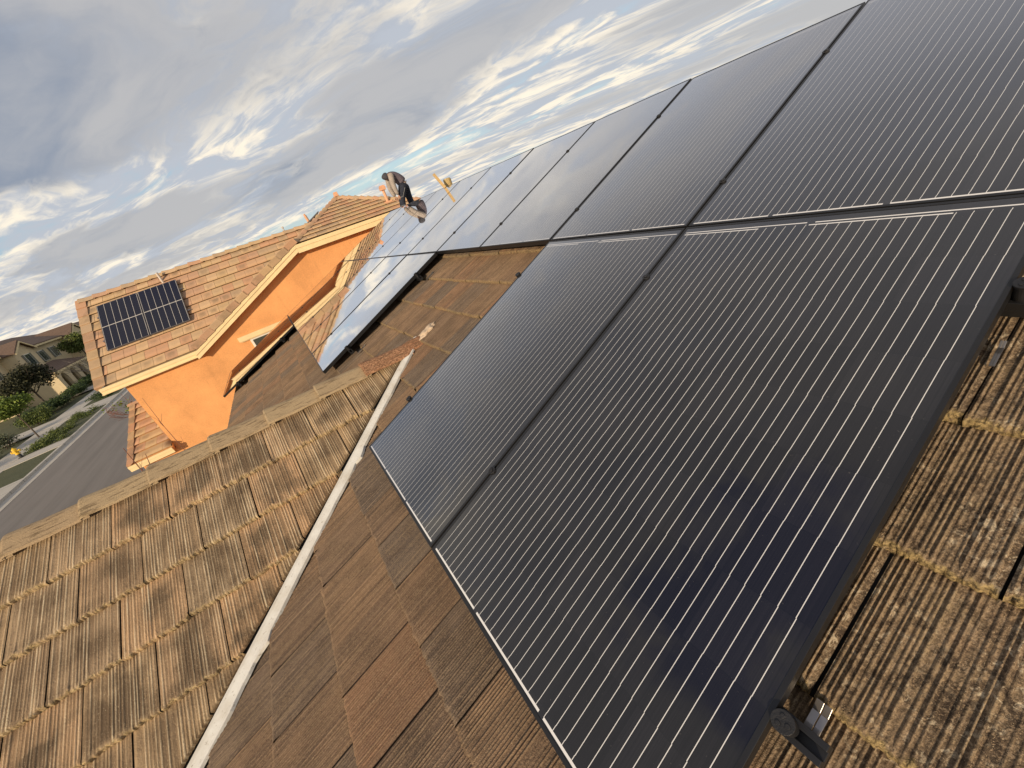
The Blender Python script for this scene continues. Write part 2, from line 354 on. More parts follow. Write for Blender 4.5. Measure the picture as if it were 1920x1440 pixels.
def cells_f(n):
    pos = n.new('ShaderNodeTexCoord').outputs['Object']; x, y, z = n.sep(pos)
    pitch = .0331
    # wires shift slightly from one cell to the next
    cy = n.math('FLOOR', n.math('DIVIDE', n.math('SUBTRACT', y, .03), .1668))
    jit = n.math('MULTIPLY', n.math('SUBTRACT', n.math('FRACT', n.math('MULTIPLY', cy, .618)), .5), .0016)
    xs = n.math('SUBTRACT', n.math('ADD', x, jit), .0375-pitch/2)
    fx = n.math('FRACT', n.math('DIVIDE', xs, pitch))
    dist = n.math('MULTIPLY', n.math('ABSOLUTE', n.math('SUBTRACT', fx, .5)), pitch)
    wire = n.math('LESS_THAN', dist, .00080)
    inx = n.math('MULTIPLY', n.math('GREATER_THAN', x, .025), n.math('LESS_THAN', x, 1.010))
    iny = n.math('MULTIPLY', n.math('GREATER_THAN', y, .0175), n.math('LESS_THAN', y, 1.705))
    wire = n.math('MULTIPLY', wire, n.math('MULTIPLY', inx, iny))
    # cell borders
    fcx = n.math('FRACT', n.math('DIVIDE', n.math('SUBTRACT', x, .0205), .1655))
    fcy = n.math('FRACT', n.math('DIVIDE', n.math('SUBTRACT', y, .03), .1668))
    gx = n.math('LESS_THAN', n.math('MINIMUM', fcx, n.math('SUBTRACT', 1.0, fcx)), .006)
    gy = n.math('LESS_THAN', n.math('MINIMUM', fcy, n.math('SUBTRACT', 1.0, fcy)), .006)
    gap = n.math('MAXIMUM', gx, gy)
    cid = n.math('ADD', n.math('FLOOR', n.math('DIVIDE', n.math('SUBTRACT', x, .0205), .1655)), n.math('MULTIPLY', cy, 7.3))
    tone = n.mrange(n.math('FRACT', n.math('MULTIPLY', cid, .7548)), 0, 1, .8, 1.25)
    streak = n.mrange(n.noise(n.vmath('MULTIPLY', pos, (500, 3, 1)), 1, 2, .5), .3, .7, .8, 1.25)
    tn = n.math('MULTIPLY', tone, streak)
    c = n.vmath('MULTIPLY', (.0125, .012, .0135), n.comb(tn, tn, tn))
    c = n.mix(gap, c, (.010, .010, .011))
    c = n.mix(wire, c, (.74, .73, .70))
    # ribbons at both ends
    def seg(y0, y1, xa, xb):
        return n.math('MULTIPLY', n.math('MULTIPLY', n.math('GREATER_THAN', y, y0), n.math('LESS_THAN', y, y1)), n.math('MULTIPLY', n.math('GREATER_THAN', x, xa), n.math('LESS_THAN', x, xb)))
    rib = None
    for a in ((.0125,.0185,.018,.338),(.0125,.0185,.355,.682),(.0125,.0185,.70,1.015),
              (1.700,1.7045,.020,.34),(1.700,1.7045,.51,.86),(1.7125,1.717,.02,.50),(1.7125,1.717,.525,1.015)):
        s_ = seg(*a); rib = s_ if rib is None else n.math('MAXIMUM', rib, s_)
    c = n.mix(rib, c, (.78, .77, .75))
    # thin dust film
    c = n.mix(n.mrange(n.noise(pos, 2.2, 6, .7), .35, .75, .0, .010), c, (.4, .37, .33))
    c = n.mix(n.mrange(n.noise(pos, 160, 2, .5), .73, .78, 0, .12), c, (.4, .37, .33))
    n.set('Base Color', c); n.set('Roughness', .35); n.set('IOR', 1.3); n.set('Specular IOR Level', .2)
    # float glass: reflection rises steeply towards grazing angles
    lw = n.new('ShaderNodeLayerWeight'); lw.inputs[0].default_value = .5
    fr = n.ramp(lw.outputs['Facing'], [(0, .045), (.12, .05), (.26, .075), (.40, .12), (.47, .17), (.57, .31), (.68, .62), (.74, .80), (.80, .95), (1, .99)])
    gl = n.new('ShaderNodeBsdfGlossy'); gl.inputs['Color'].default_value = (.97, .97, .98, 1); n.put(gl.inputs['Roughness'], n.mrange(n.noise(pos, 3, 3, .5), .3, .7, .015, .04))
    mx = n.new('ShaderNodeMixShader'); n.put(mx.inputs[0], fr); n.l.new(n.b.outputs[0], mx.inputs[1]); n.l.new(gl.outputs[0], mx.inputs[2])
    outn = [q for q in n.n if q.type == 'OUTPUT_MATERIAL'][0]; n.l.new(mx.outputs[0], outn.inputs[0])
M_cells = material('solar glass over black cells', cells_f)
def cells2_f(n):
    pos = n.new('ShaderNodeTexCoord').outputs['Object']; x, y, z = n.sep(pos)
    fx = n.math('FRACT', n.math('DIVIDE', n.math('SUBTRACT', x, .015), .1675))
    gx = n.math('LESS_THAN', n.math('MINIMUM', fx, n.math('SUBTRACT', 1.0, fx)), .026)
    gy = n.math('LESS_THAN', n.math('ABSOLUTE', n.math('SUBTRACT', y, .877)), .011)
    bx = n.math('GREATER_THAN', n.math('ABSOLUTE', n.math('SUBTRACT', x, .5175)), .502)
    fy = n.math('FRACT', n.math('DIVIDE', y, .0845))
    gy2 = n.math('LESS_THAN', fy, .03)
    c = n.mix(gy2, (.014, .015, .026), (.04, .04, .06))
    c = n.mix(n.math('MAXIMUM', gx, n.math('MAXIMUM', gy, bx)), c, (.52, .50, .46))
    n.set('Base Color', c); n.set('Roughness', .12); n.set('IOR', 1.45)
M_cells2 = material('solar glass over blue cells', cells2_f)

# ---------------------------------------------------------------- tile fields
def tile_mesh(name, mats, origin, U, V, Nn, rows, lap=.026, ribs=20, rib_h=.0035, W=.30, E=.345, gap=.005, jitter=.004, jagged=.0, parent=None, clip=None, slump=0.0, far_plain=None, amp=None):
    """rows: list of (v_start, [u_start,...]); tile surface climbs from 0 to lap, ends in a butt face. returns the object"""
    U = np.array(U, float); V = np.array(V, float); Nn = np.array(Nn, float); O = np.array(origin, float)
    VS, FS, UVS, RN = [], [], [], []; k = 0
    for (v0, us) in rows:
        for u0 in us:
            rb = ribs
            if far_plain and far_plain(u0, v0): rb = 0
            rnd = RS.rand(3)
            if rb:
                xs = [0, .0005, .006, .0065]; hs = [-.4, -.4, -.4, .0]   # side lap channel
                step = (W-gap-.0075)/rb
                for i in range(rb):
                    a = .0065 + i*step + RS.uniform(-.13, .13)*step; am = RS.uniform(.3, 1.25)
                    ww = RS.uniform(.42, .70)
                    if RS.rand() < .12: am *= .15
                    if amp: am *= amp(u0, v0)
                    xs += [a+step*(1-ww)*.5+step*.02, a+step*(.5-ww*.22), a+step*(.5+ww*.22), a+step*(.5+ww*.5)]
                    hs += [0, am, am, 0]
                xs += [W-gap]; hs += [0]
            else:
                xs = [0, W-gap]; hs = [0, 0]
            xs = np.array(xs); hs = np.array(hs)
            vs = np.array([0, E*.35, E*.7, E-.03, E-.012, E, E+.003, E+.002]) if rb else np.array([0, E*.5, E, E-.016])
            tt = np.array([0, .35, .7, .92, .97, .93, .3, -.55]) if rb else np.array([0, .5, 1, .25])
            nx, nv = len(xs), len(vs)
            X = np.tile(xs, (nv, 1)); Vv = np.tile(vs[:, None], (1, nx)); Hh = np.tile((tt*lap)[:, None], (1, nx)) + hs[None, :]*rib_h*(np.where(np.arange(nv) < nv-4, 1, .22)[:, None])
            tilt = RS.uniform(-.0025, .0025); Hh = Hh + tilt*(X/W-.5) + RS.uniform(0, .002)
            dv = RS.uniform(-jitter, jitter)*.7; du = RS.uniform(-.0015, .0015)
            Vv = Vv + dv*(np.arange(nv) > 0)[:, None]; X2 = X + du
            if jagged and rb:
                nzs = (np.convolve(RS.rand(nx+20)-.5, np.ones(11)/11, 'valid')[:nx]*2.2 + np.convolve(RS.rand(nx+20)-.5, np.ones(4)/4, 'valid')[:nx]*.9)
                Vv[4:7] += nzs*jagged*2.0; Hh[4:6] += np.abs(nzs)*jagged*.9
                Vv[3] += nzs*jagged*.5
                Vv[4:7] += (RS.rand(3, nx)-.5)*.0022; Hh[3:7] += (RS.rand(4, nx)-.5)*.0022
            if slump: Vv[1:] += (X[1:]/W-.5)*RS.uniform(-slump, slump)
            Pn = O + (u0+X2)[..., None]*U + (v0+Vv)[..., None]*V + Hh[..., None]*Nn
            VS.append(Pn.reshape(-1, 3))
            rbv = np.tile(np.clip(hs, 0, 1.2)[None, :], (nv, 1)); rbv = rbv if rb else rbv+.6
            UVS.append(np.stack([X, np.minimum(np.tile(vs[:, None], (1, nx)), E), rbv], -1).reshape(-1, 3))
            RN.append(np.tile(rnd, (nx*nv, 1)))
            idx = (np.arange(nv-1)[:, None]*nx + np.arange(nx-1)[None, :]).reshape(-1) + k
            FS.append(np.stack([idx, idx+1, idx+nx+1, idx+nx], -1)); k += nx*nv
    VS = np.concatenate(VS); FS = np.concatenate(FS); UVS = np.concatenate(UVS); RN = np.concatenate(RN)
    if np.dot(np.cross(U, V), Nn) < 0: FS = FS[:, ::-1]
    me = bpy.data.meshes.new(name); me.vertices.add(len(VS)); me.vertices.foreach_set('co', VS.astype(np.float32).ravel())
    me.loops.add(FS.size); me.loops.foreach_set('vertex_index', FS.astype(np.int32).ravel())
    me.polygons.add(len(FS)); me.polygons.foreach_set('loop_start', np.arange(0, FS.size, 4, dtype=np.int32)); me.polygons.foreach_set('loop_total', np.full(len(FS), 4, dtype=np.int32))
    me.update(calc_edges=True)
    a = me.attributes.new('tuv', 'FLOAT_VECTOR', 'POINT'); a.data.foreach_set('vector', UVS.astype(np.float32).ravel())
    a = me.attributes.new('trnd', 'FLOAT_VECTOR', 'POINT'); a.data.foreach_set('vector', RN.astype(np.float32).ravel())
    for m in (mats if isinstance(mats, list) else [mats]): me.materials.append(m)
    if clip:
        bm = bmesh.new(); bm.from_mesh(me)
        for (pt, no) in clip:
            r = bmesh.ops.bisect_plane(bm, geom=bm.verts[:]+bm.edges[:]+bm.faces[:], plane_co=pt, plane_no=no, clear_outer=True)
            cut = [g for g in r['geom_cut'] if isinstance(g, bmesh.types.BMEdge)]
            if cut:
                e = bmesh.ops.extrude_edge_only(bm, edges=cut)
                vs_ = [g for g in e['geom'] if isinstance(g, bmesh.types.BMVert)]
                bmesh.ops.translate(bm, verts=vs_, vec=Vector(Nn)*-.028)
        bm.to_mesh(me); bm.free()
    o = bpy.data.objects.new(name, me); link(o)
    if parent is not None: o.parent = parent
    return o

def cap_mesh(name, mat, A, B, count, width=.22, rise=.055, start_r=None, parent=None, step=.02, length=None, palette=None, over=.04, rev=False):
    """overlapping angular ridge caps from A to B (each lifts over the one before)"""
    A = np.array(A, float); B = np.array(B, float); D = B-A; Ln = np.linalg.norm(D); D /= Ln
    S = np.cross(D, [0, 0, 1.]); S /= np.linalg.norm(S); Z = np.cross(S, D)
    prof = [(-width*.5, -rise), (-width*.48, -rise+.014), (-width*.20, -.006), (-width*.10, .006), (0, .010), (width*.10, .006), (width*.20, -.006), (width*.48, -rise+.014), (width*.5, -rise)]
    VS, FS, RN, UV = [], [], [], []; k = 0; L = Ln/count
    for i in range(count):
        r = RS.rand(3)
        if palette: r[0] = palette(i, count)
        rows = [(-over, .000), (L*.5, .008), (L-.012, step), (L, step-.004), (L+.0005, -.002)]
        yaw = RS.uniform(-.006, .006)
        for (t, h) in rows:
            wid = 1.0 + (t/L)*.06
            for (sx, sz) in prof:
                p = A + D*(i*L+t) + S*(sx*wid + yaw*(t/L)) + Z*(sz*wid + h)
                VS.append(p); RN.append(r); UV.append((sx, t, 1))
        m = len(prof)
        for a in range(len(rows)-1):
            for b in range(m-1):
                q = k+a*m+b; FS.append((q, q+1, q+m+1, q+m))
        k += m*len(rows)
    me = bpy.data.meshes.new(name); me.from_pydata([tuple(p) for p in VS], [], FS)
    a = me.attributes.new('tuv', 'FLOAT_VECTOR', 'POINT'); a.data.foreach_set('vector', np.array(UV, np.float32).ravel())
    a = me.attributes.new('trnd', 'FLOAT_VECTOR', 'POINT'); a.data.foreach_set('vector', np.array(RN, np.float32).ravel())
    me.materials.append(mat)
    bm = bmesh.new(); bm.from_mesh(me); bmesh.ops.recalc_face_normals(bm, faces=bm.faces); bm.to_mesh(me); bm.free()
    o = bpy.data.objects.new(name, me); link(o)
    if parent is not None: o.parent = parent
    return o

# ================================================================= OUR HOUSE
PT = rad(22.0445); ct, st_ = math.cos(PT), math.sin(PT)
UP = Vector((ct, 0, st_)); NR = Vector((-st_, 0, ct)); ALONG = Vector((0, 1, 0))
OFF = -.125          # tile plane under the glass plane
def rp(s, y, h=0.0): return UP*s + ALONG*y + NR*h
house = thing('tiled_house', 'house with the brown ribbed tile roof and cross gable that carries the black solar panels', 'house', Matrix.Translation((0, 0, 0)))
E_ = .345
# main slope: course lines at s = -.288 - .345k ; a tile runs from its upper line down to the next
rows = []
y_lo, y_hi = -3.6, 9.75
for k in range(-5, 10):
    s_top = -.288 - .345*(k-1) - .0     # upper end of this course
    off = 0.0 if k % 2 == 0 else .15
    j0 = math.floor((y_lo-off)/.30)
    us = []
    j = j0
    while off + j*.30 < y_hi:
        y = off + j*.30 + .0
        x = s_top*ct
        # hidden below the cross gable: skip tiles wholly inside it
        yv = 1.98 + (x*math.tan(PT)-.135+.499)/math.tan(rad(27.5)) if x < -.9 else None
        if yv is not None and x < -1.6 and yv+.75 < y < 1.98*2-yv-.75-.3: j += 1; continue
        us.append(y); j += 1
    rows.append((-s_top, us))
fp = lambda u, v: (u > 7.3)
main_roof = tile_mesh('roof', M_main_tile, rp(0, 0, OFF-.012), (0, 1, 0), -UP, NR, rows, lap=.026, ribs=29, rib_h=.0034, jitter=.005, jagged=.006, parent=house, far_plain=fp, amp=lambda u, v: 1.3 if u < -.85 and v < 1.6 else 1.05)
# deck below the tiles, back slope, walls
mb = MB()
ridge_s = 1.80
q = rp(ridge_s, 0, OFF-.02); rx, rz = q.x, q.z
e = rp(-3.40, 0, OFF-.02)
mb.prism([(e.x, -3.6, e.z), (rx, -3.6, rz), (rx+4.6, -3.6, rz-4.6*math.tan(PT)), (rx+4.6, -3.6, rz-4.6*math.tan(PT)-.1), (rx, -3.6, rz-.12), (e.x, -3.6, e.z-.10)], (0, 13.3, 0))
mb.build('roof_deck', simple('dark roofing felt', (.03, .028, .026), .9), house)
rowsb = []
for k in range(13):
    rowsb.append((k*.345, [(-3.6 + (0 if k % 2 else .15)) + .3*j for j in range(44)]))
tile_mesh('roof', M_main_tile, (rx, 0, rz+.012), (0, 1, 0), (math.cos(PT), 0, -math.sin(PT)), (math.sin(PT), 0, math.cos(PT)), rowsb, ribs=0, parent=house)
cap_mesh('ridge_cap', M_cap, (rx+.03, -3.6, rz+.03), (rx+.03, 9.7, rz+.03), 36, width=.22, rise=.055, parent=house, palette=lambda i, c: random.uniform(.2, .7))
mb = MB()
mb.box((-3.05, -3.3, -6), (6.2, 9.45, -1.62))
mb.prism([(-3.05, 9.45, -1.62), (6.2, 9.45, -1.62), (rx, 9.45, rz-.16)], (0, -12.75, 0))
mb.build('wall', M_orange, house)
mb = MB(); mb.box((e.x-.02, -3.6, e.z-.24), (e.x+.03, 9.7, e.z-.008)); mb.build('fascia', M_trim, house)

# cross gable: ridge at y = 1.98, z = -.50, runs towards -X
GP = rad(27.5); gy, gz = 1.98, -.499
gV = Vector((0, -math.cos(GP), -math.sin(GP))); gN = Vector((0, -math.sin(GP), math.cos(GP)))
rows = []
for k in range(10):
    v0 = .080 + .333*(k-1)
    first = (-3.375 + .3*0) if k % 2 == 1 else (-3.246)
    first = first - .30*6
    us = [first + .30*j for j in range(17)]
    rows.append((v0, us))
# valley line in plan: where gable plane meets tile plane of the main slope
vz = lambda x: x*math.tan(PT) + OFF/ct
def valley(x): return Vector((x, gy + (vz(x)-gz)/math.tan(GP), vz(x)))
va, vb = valley(-.95), valley(-3.3)
vdir = (vb-va).normalized(); vside = Vector((-vdir.y, vdir.x, 0)).normalized()
if vside.x < 0: vside = -vside
g_clip = [(tuple(va + vside*-.055), tuple(vside))]
cg = tile_mesh('cross_gable_roof', M_gable_tile, (0, gy, gz), (1, 0, 0), gV, gN, rows, lap=.026, ribs=20, rib_h=.0025, W=.30, E=.333, jitter=.005, jagged=.010, parent=house, clip=g_clip+[((0, gy, 0), (0, 1, 0))], slump=.004)
# far side of the cross gable
rows = [(.06+.345*k, [-5.1+.3*j+(0 if k % 2 else .15) for j in range(14)]) for k in range(8)]
vside2 = Vector((vside.x, -vside.y, 0))
va2 = Vector((va.x, 2*gy-va.y, va.z))
tile_mesh('cross_gable_roof', M_gable_tile, (0, gy, gz), (1, 0, 0), (0, math.cos(GP), -math.sin(GP)), (0, math.sin(GP), math.cos(GP)), rows, ribs=0, E=.345, parent=house, clip=[(tuple(va2), tuple(vside2))])
mb = MB()
gw = 3.0
for sgn in (-1, 1):
    pts = [(-.95, gy, gz-.03), (-5.1, gy, gz-.03), (-5.1, gy+sgn*gw*math.cos(GP), gz-.03-gw*math.sin(GP)), (-3.6, gy+sgn*gw*math.cos(GP), gz-.03-gw*math.sin(GP))]
    mb.prism(pts, (0, 0, -.06))
mb.build('roof_deck', bpy.data.materials['dark roofing felt'], house)
mb = MB()
mb.box((-4.8, gy-2.35, -6), (-3.06, gy+2.35, gz-.12-2.35*math.tan(GP)))
mb.prism([(-4.8, gy-2.35, gz-.12-2.35*math.tan(GP)), (-4.8, gy+2.35, gz-.12-2.35*math.tan(GP)), (-4.8, gy, gz-.13)], (1.7, 0, 0))
mb.build('wall', M_orange, house)
def pal_g(i, c): return {0: .98, 1: .93}.get(c-1-i, random.uniform(.0, .72))
# caps step up from the outer end towards the main roof
cap_mesh('ridge_cap', M_cap, (-1.014, gy, gz+.030), (-1.014-.3655*11, gy, gz+.030), 11, width=.25, rise=.062, parent=house, step=.022, palette=lambda i, c: {0: .93}.get(i, random.uniform(0, .6)))
cap_mesh('ridge_cap', M_cap, (-1.024, gy, gz+.028), (-.845, gy, gz+.040), 1, width=.19, rise=.05, parent=house, step=.004, palette=lambda i, c: .99)
# mortar lump that closes the ridge against the main slope
bm = bmesh.new(); bmesh.ops.create_icosphere(bm, subdivisions=4, radius=1)
for v in bm.verts:
    from mathutils import noise as mn
    d = v.co.normalized(); k = 1+.42*mn.noise(d*2.1)+.2*mn.noise(d*6)
    v.co = Vector((d.x*.105*k, d.y*.055*k, d.z*.022*k))
    v.co = Matrix.Rotation(-PT, 3, 'Y') @ v.co
    v.co += Vector((-.79, 1.965, -.445))
me = bpy.data.meshes.new('mortar_patch'); bm.to_mesh(me); bm.free(); me.materials.append(M_mortar)
for p_ in me.polygons: p_.use_smooth = True
o = link(bpy.data.objects.new('mortar_patch', me)); o.parent = house
# valley flashing: rounded white metal with ragged lip over the main slope
mb = MB(); nseg = 90; L_ = (vb-va).length + .9; prev = None
vn = NR
sd_ = vdir.cross(vn).normalized()
if sd_.x < 0: sd_ = -sd_
from mathutils import noise as mn
for i in range(nseg+1):
    t = i/nseg; c = va + vdir*(t*L_-.12); wd = .040 + .022*min(1, t*1.2)
    rag = wd + .004 + .010*abs(mn.noise(Vector((t*60, 1, 0)))) + .016*max(0, mn.noise(Vector((t*17, 9, 0))))
    for (t0, ln, am) in ((.27, .03, .035), (.53, .03, .03), (.79, .04, .04)):
        if t0 < t < t0+ln: rag += am*(1-abs((t-t0)/ln*2-1))
    ring = [c - sd_*(wd+.05) + vn*.004, c - sd_*wd*.9 + vn*.020, c - sd_*wd*.45 + vn*.037, c + sd_*wd*.15 + vn*.038, c + sd_*wd*.62 + vn*.028, c + sd_*wd*.72 + vn*.0245, c + sd_*rag*1.0 + vn*.0235, c + sd_*(rag*1.0+.001) + vn*.008]
    k = len(mb.v); mb.v += [tuple(p) for p in ring]
    if prev is not None:
        for a in range(len(ring)-1): mb.f.append((prev+a, prev+a+1, k+a+1, k+a)); mb.m.append(0)
    prev = k
vf = mb.build('valley_flashing', M_flash, house, fixn=True)

# ================================================================= SOLAR PANELS
PW, PL, CU, CV = 1.035, 1.753, 1.045, 1.7634
def panel_matrix(col, row):
    # column spans Y from col*CU to (col+1)*CU; row 1 = upper, 0 = middle, -1 = lower
    s0 = (row-1)*CV + .005
    o = rp(s0, (col+1)*CU-.005, 0)
    M = Matrix.Identity(4)
    X = -ALONG
    for i in range(3):
        M[i][0] = X[i]; M[i][1] = UP[i]; M[i][2] = NR[i]; M[i][3] = o[i]
    return M
def make_panel(cells, frame_mat, lip=.010):
    root = thing('solar_panel', 'x', 'solar panel')
    g = MB(); g.poly([(lip*.6, lip*.6, -.0015), (PW-lip*.6, lip*.6, -.0015), (PW-lip*.6, PL-lip*.6, -.0015), (lip*.6, PL-lip*.6, -.0015)])
    g.poly([(lip*.6, lip*.6, -.006), (lip*.6, PL-lip*.6, -.006), (PW-lip*.6, PL-lip*.6, -.006), (PW-lip*.6, lip*.6, -.006)], 1)
    g.build('glass_face', [cells, M_under], root, fixn=False)
    f = MB()
    for a, b in (((0, 0), (PW, lip)), ((0, PL-lip), (PW, PL)), ((0, lip), (lip, PL-lip)), ((PW-lip, lip), (PW, PL-lip))):
        f.box((a[0], a[1], -.035), (b[0], b[1], 0.0))
    f.build('frame', frame_mat, root, bevel=.0008)
    return root
ordw = ['nearest', 'second', 'third', 'fourth', 'fifth', 'sixth', 'seventh', 'eighth', 'ninth', 'farthest']
cells_list = [(c, 1) for c in range(-1, 9)] + [(-1, 0), (0, 0)] + [(c, 0) for c in range(3, 9)] + [(7, -1), (8, -1)]
labels = {}
for i, c in enumerate(range(-1, 9)):
    labels[(c, 1)] = 'black solar panel in the upper row, ' + ('%s to the camera at the top right' % ordw[0] if i == 0 else ('%s of the row counted from the camera' % ordw[i] if i < 9 else 'farthest of the row beside the bending worker'))
labels[(-1, 0)] = 'largest looking black solar panel, lower row right, beside the mossy tiles at the right edge'
labels[(0, 0)] = 'black solar panel whose lower corner touches the white valley flashing'
mo = ['nearest of the mirror-bright middle row group, its dark side frame over the open brown tiles', 'second panel of the mirror-bright middle row group beyond the open tiles', 'third panel of the mirror-bright middle row group beyond the open tiles', 'fourth panel of the mirror-bright middle row group beyond the open tiles', 'fifth panel of the middle row group, mirroring the orange wall', 'farthest panel of the middle row group, against the orange wall']
for i, c in enumerate(range(3, 9)): labels[(c, 0)] = mo[i]
labels[(7, -1)] = 'lowest row solar panel mirroring the orange wall, the nearer of the two'
labels[(8, -1)] = 'lowest row solar panel mirroring the orange wall, the farther of the two'
proto = make_panel(M_cells, M_black)
for i, cr in enumerate(cells_list):
    o = proto if i == 0 else copy_tree(proto)
    Mx = panel_matrix(*cr)
    tl = Matrix.Rotation(RS.uniform(-.0022, .0022), 4, 'X') @ Matrix.Rotation(RS.uniform(-.0022, .0022), 4, 'Y')
    o.matrix_world = Mx @ tl
    tag(o, labels[cr], 'solar panel', 'black solar panels on the brown tiled roof')

# rails with clamps
def disc(mb_, c, r, h, ax=NR, seg=20, mi=0):
    mb_.tube([c, c+ax*h], [r, r], seg, mi)
def make_rail(s, y0, y1, joints, name_lab, near_end=True):
    o = rp(s, y0, 0); M = Matrix.Identity(4)
    root = thing('mounting_rail', name_lab, 'mounting rail', None, 'black rails that carry the solar panels')
    L = y1-y0; X = UP
    mb = MB()
    fr = [Vector(UP), ALONG, NR]
    def P(a, b, c): return UP*(s+a)+ALONG*(b)+NR*c
    def bx(a0, b0, c0, a1, b1, c1, m=mb):
        m.hexa([P(a0,b0,c0),P(a1,b0,c0),P(a1,b1,c0),P(a0,b1,c0),P(a0,b0,c1),P(a1,b0,c1),P(a1,b1,c1),P(a0,b1,c1)])
    bx(-.020, y0, -.082, .020, y1, -.060)
    bx(-.020, y0, -.060, -.0085, y1, -.038)
    bx(.0085, y0, -.060, .020, y1, -.038)
    mb.build('channel', M_black, root, bevel=.001)
    for y, kind in joints:
        c = MB()
        if kind == 'mid':
            disc(c, P(0, y, .0005), .0155, .0055); disc(c, P(0, y, .006), .008, .004, seg=6)
            nm = 'clamp'
        else:
            sg = kind
            c.tube([P(0, y+sg*.012, -.040), P(0, y+sg*.012, .0005), P(0, y+sg*.012, .0045)], [.0165, .0165, .0185], 24)
            disc(c, P(0, y+sg*.012, .0045), .0185, .005, seg=28)
            # small lugs on the head
            for a in range(3):
                t = a*2.1+.4; q_ = P(math.cos(t)*.0085, y+sg*.012+math.sin(t)*.0085, .0095); disc(c, q_, .0042, .0016, seg=8)
            nm = 'end_clamp'
        c.build(nm, M_blackm, root, bevel=.0007)
    # feet that stand on the tiles
    yy = y0+.45
    while yy < y1:
        f = MB(); 
        f.hexa([P(-.02,yy,-.12),P(.02,yy,-.12),P(.02,yy+.04,-.12),P(-.02,yy+.04,-.12),P(-.02,yy,-.083),P(.02,yy,-.083),P(.02,yy+.04,-.083),P(-.02,yy+.04,-.083)])
        f.build('foot', M_steel, root); yy += 1.2
    return root
def joints(c0, c1): return [(c*CU, 'mid') for c in range(c0+1, c1)]
ex = .068
make_rail(.309, -1*CU-ex, 9*CU+.05, joints(-1, 9)+[(-CU, -1)], 'black rail under the lower part of the upper panel row')
make_rail(1.31, -1*CU-ex, 9*CU+.05, joints(-1, 9)+[(-CU, -1)], 'black rail under the top part of the upper panel row')
make_rail(-.325, -1*CU-ex, 1*CU+.03, joints(-1, 1)+[(-CU, -1), (CU, 1)], 'black rail end with a round clamp at the right edge of the photo')
make_rail(-1.393, -1*CU-ex, 1*CU+.03, joints(-1, 1)+[(-CU, -1), (CU, 1)], 'black rail end with a round clamp near the bottom right corner')
make_rail(-.345, 3*CU-.07, 9*CU+.05, joints(3, 9)+[(3*CU, -1)], 'black rail sticking out under the mirror-bright middle row near the small open roof patch')
make_rail(-1.415, 3*CU-.07, 9*CU+.05, joints(3, 9)+[(3*CU, -1)], 'black rail sticking out under the lowest corner of the mirror-bright middle row')
make_rail(-2.10, 7*CU-.07, 9*CU+.05, joints(7, 9)+[(7*CU, -1)], 'upper black rail of the lowest panel row beside the orange wall')
make_rail(-3.18, 7*CU-.07, 9*CU+.05, joints(7, 9)+[(7*CU, -1)], 'lower black rail of the lowest panel row beside the eave')
# roof hooks: folded metal tongues under the rail ends
def hook(s, y, lab, w=.05, ln=.10):
    mb = MB()
    def P(a, b, c): return rp(s+a, y+b, c)
    hh = OFF+.018
    pts = [(-.02, hh), (ln*.3, hh+.004), (ln*.7, hh+.002), (ln, hh+.010)]
    for i in range(len(pts)-1):
        (a0, c0), (a1, c1) = pts[i], pts[i+1]
        for (b0, b1, dh) in ((0, w*.45, 0), (w*.45, w*.5, -.004), (w*.5, w, 0)):
            mb.hexa([P(a0,b0,c0-.003+dh),P(a1,b0,c1-.003+dh),P(a1,b1,c1-.003+dh),P(a0,b1,c0-.003+dh),P(a0,b0,c0+dh),P(a1,b0,c1+dh),P(a1,b1,c1+dh),P(a0,b1,c0+dh)])
    o = mb.build('roof_hook', M_steel, None, bevel=.001)
    tag(o, lab, 'roof hook', 'silver roof hooks under the rails')
hook(-1.385, -1.088, 'silver metal hook beside the round clamp near the bottom right corner', w=.026, ln=.065)
hook(-.455, -1.058, 'silver metal hook under the rail end at the right edge of the photo', w=.010, ln=.05)
hook(-.30, 3*CU-.10, 'silver metal hook under the rail by the open roof patch', w=.03, ln=.10)
hook(-1.37, 3*CU-.10, 'silver metal hook under the rail at the lowest corner of the bright panels', w=.03, ln=.10)
# strut line: grounding conduit beside the mirror-bright group
# ================================================================= ORANGE HOUSE
OY = rad(-4.3208); OO = Vector((-6.0253, 13.6407, -.1978))
OM = Matrix.Translation(OO) @ Matrix.Rotation(OY, 4, 'Z')
oh = thing('orange_house', 'orange stucco house with cream fascia boards and tan tiled roofs behind the solar panels', 'house', OM)
P1 = rad(40.861); t1 = math.tan(P1)
pv = Vector((0, -math.cos(P1), -math.sin(P1))); pn = Vector((0, -math.sin(P1), math.cos(P1)))
ridge = Vector((0, 1.80, 1.80*t1-.12/math.cos(P1)-.15*0))
ridge.z = 1.42
# tile plane passes 0.13 under the panel plane
def p1z(y): return (y-.0)*t1 - .155
eave_y = -.70
Ls = (1.80-eave_y)/math.cos(P1)
nr_ = 10; Eo = Ls/nr_
rows = []
for k in range(nr_):
    first = -.30 + (0 if k % 2 else -.15)
    us = [first+.30*j for j in range(0, 24)]
    rows.append((k*Eo, us))
RK = math.tan(rad(24.8))
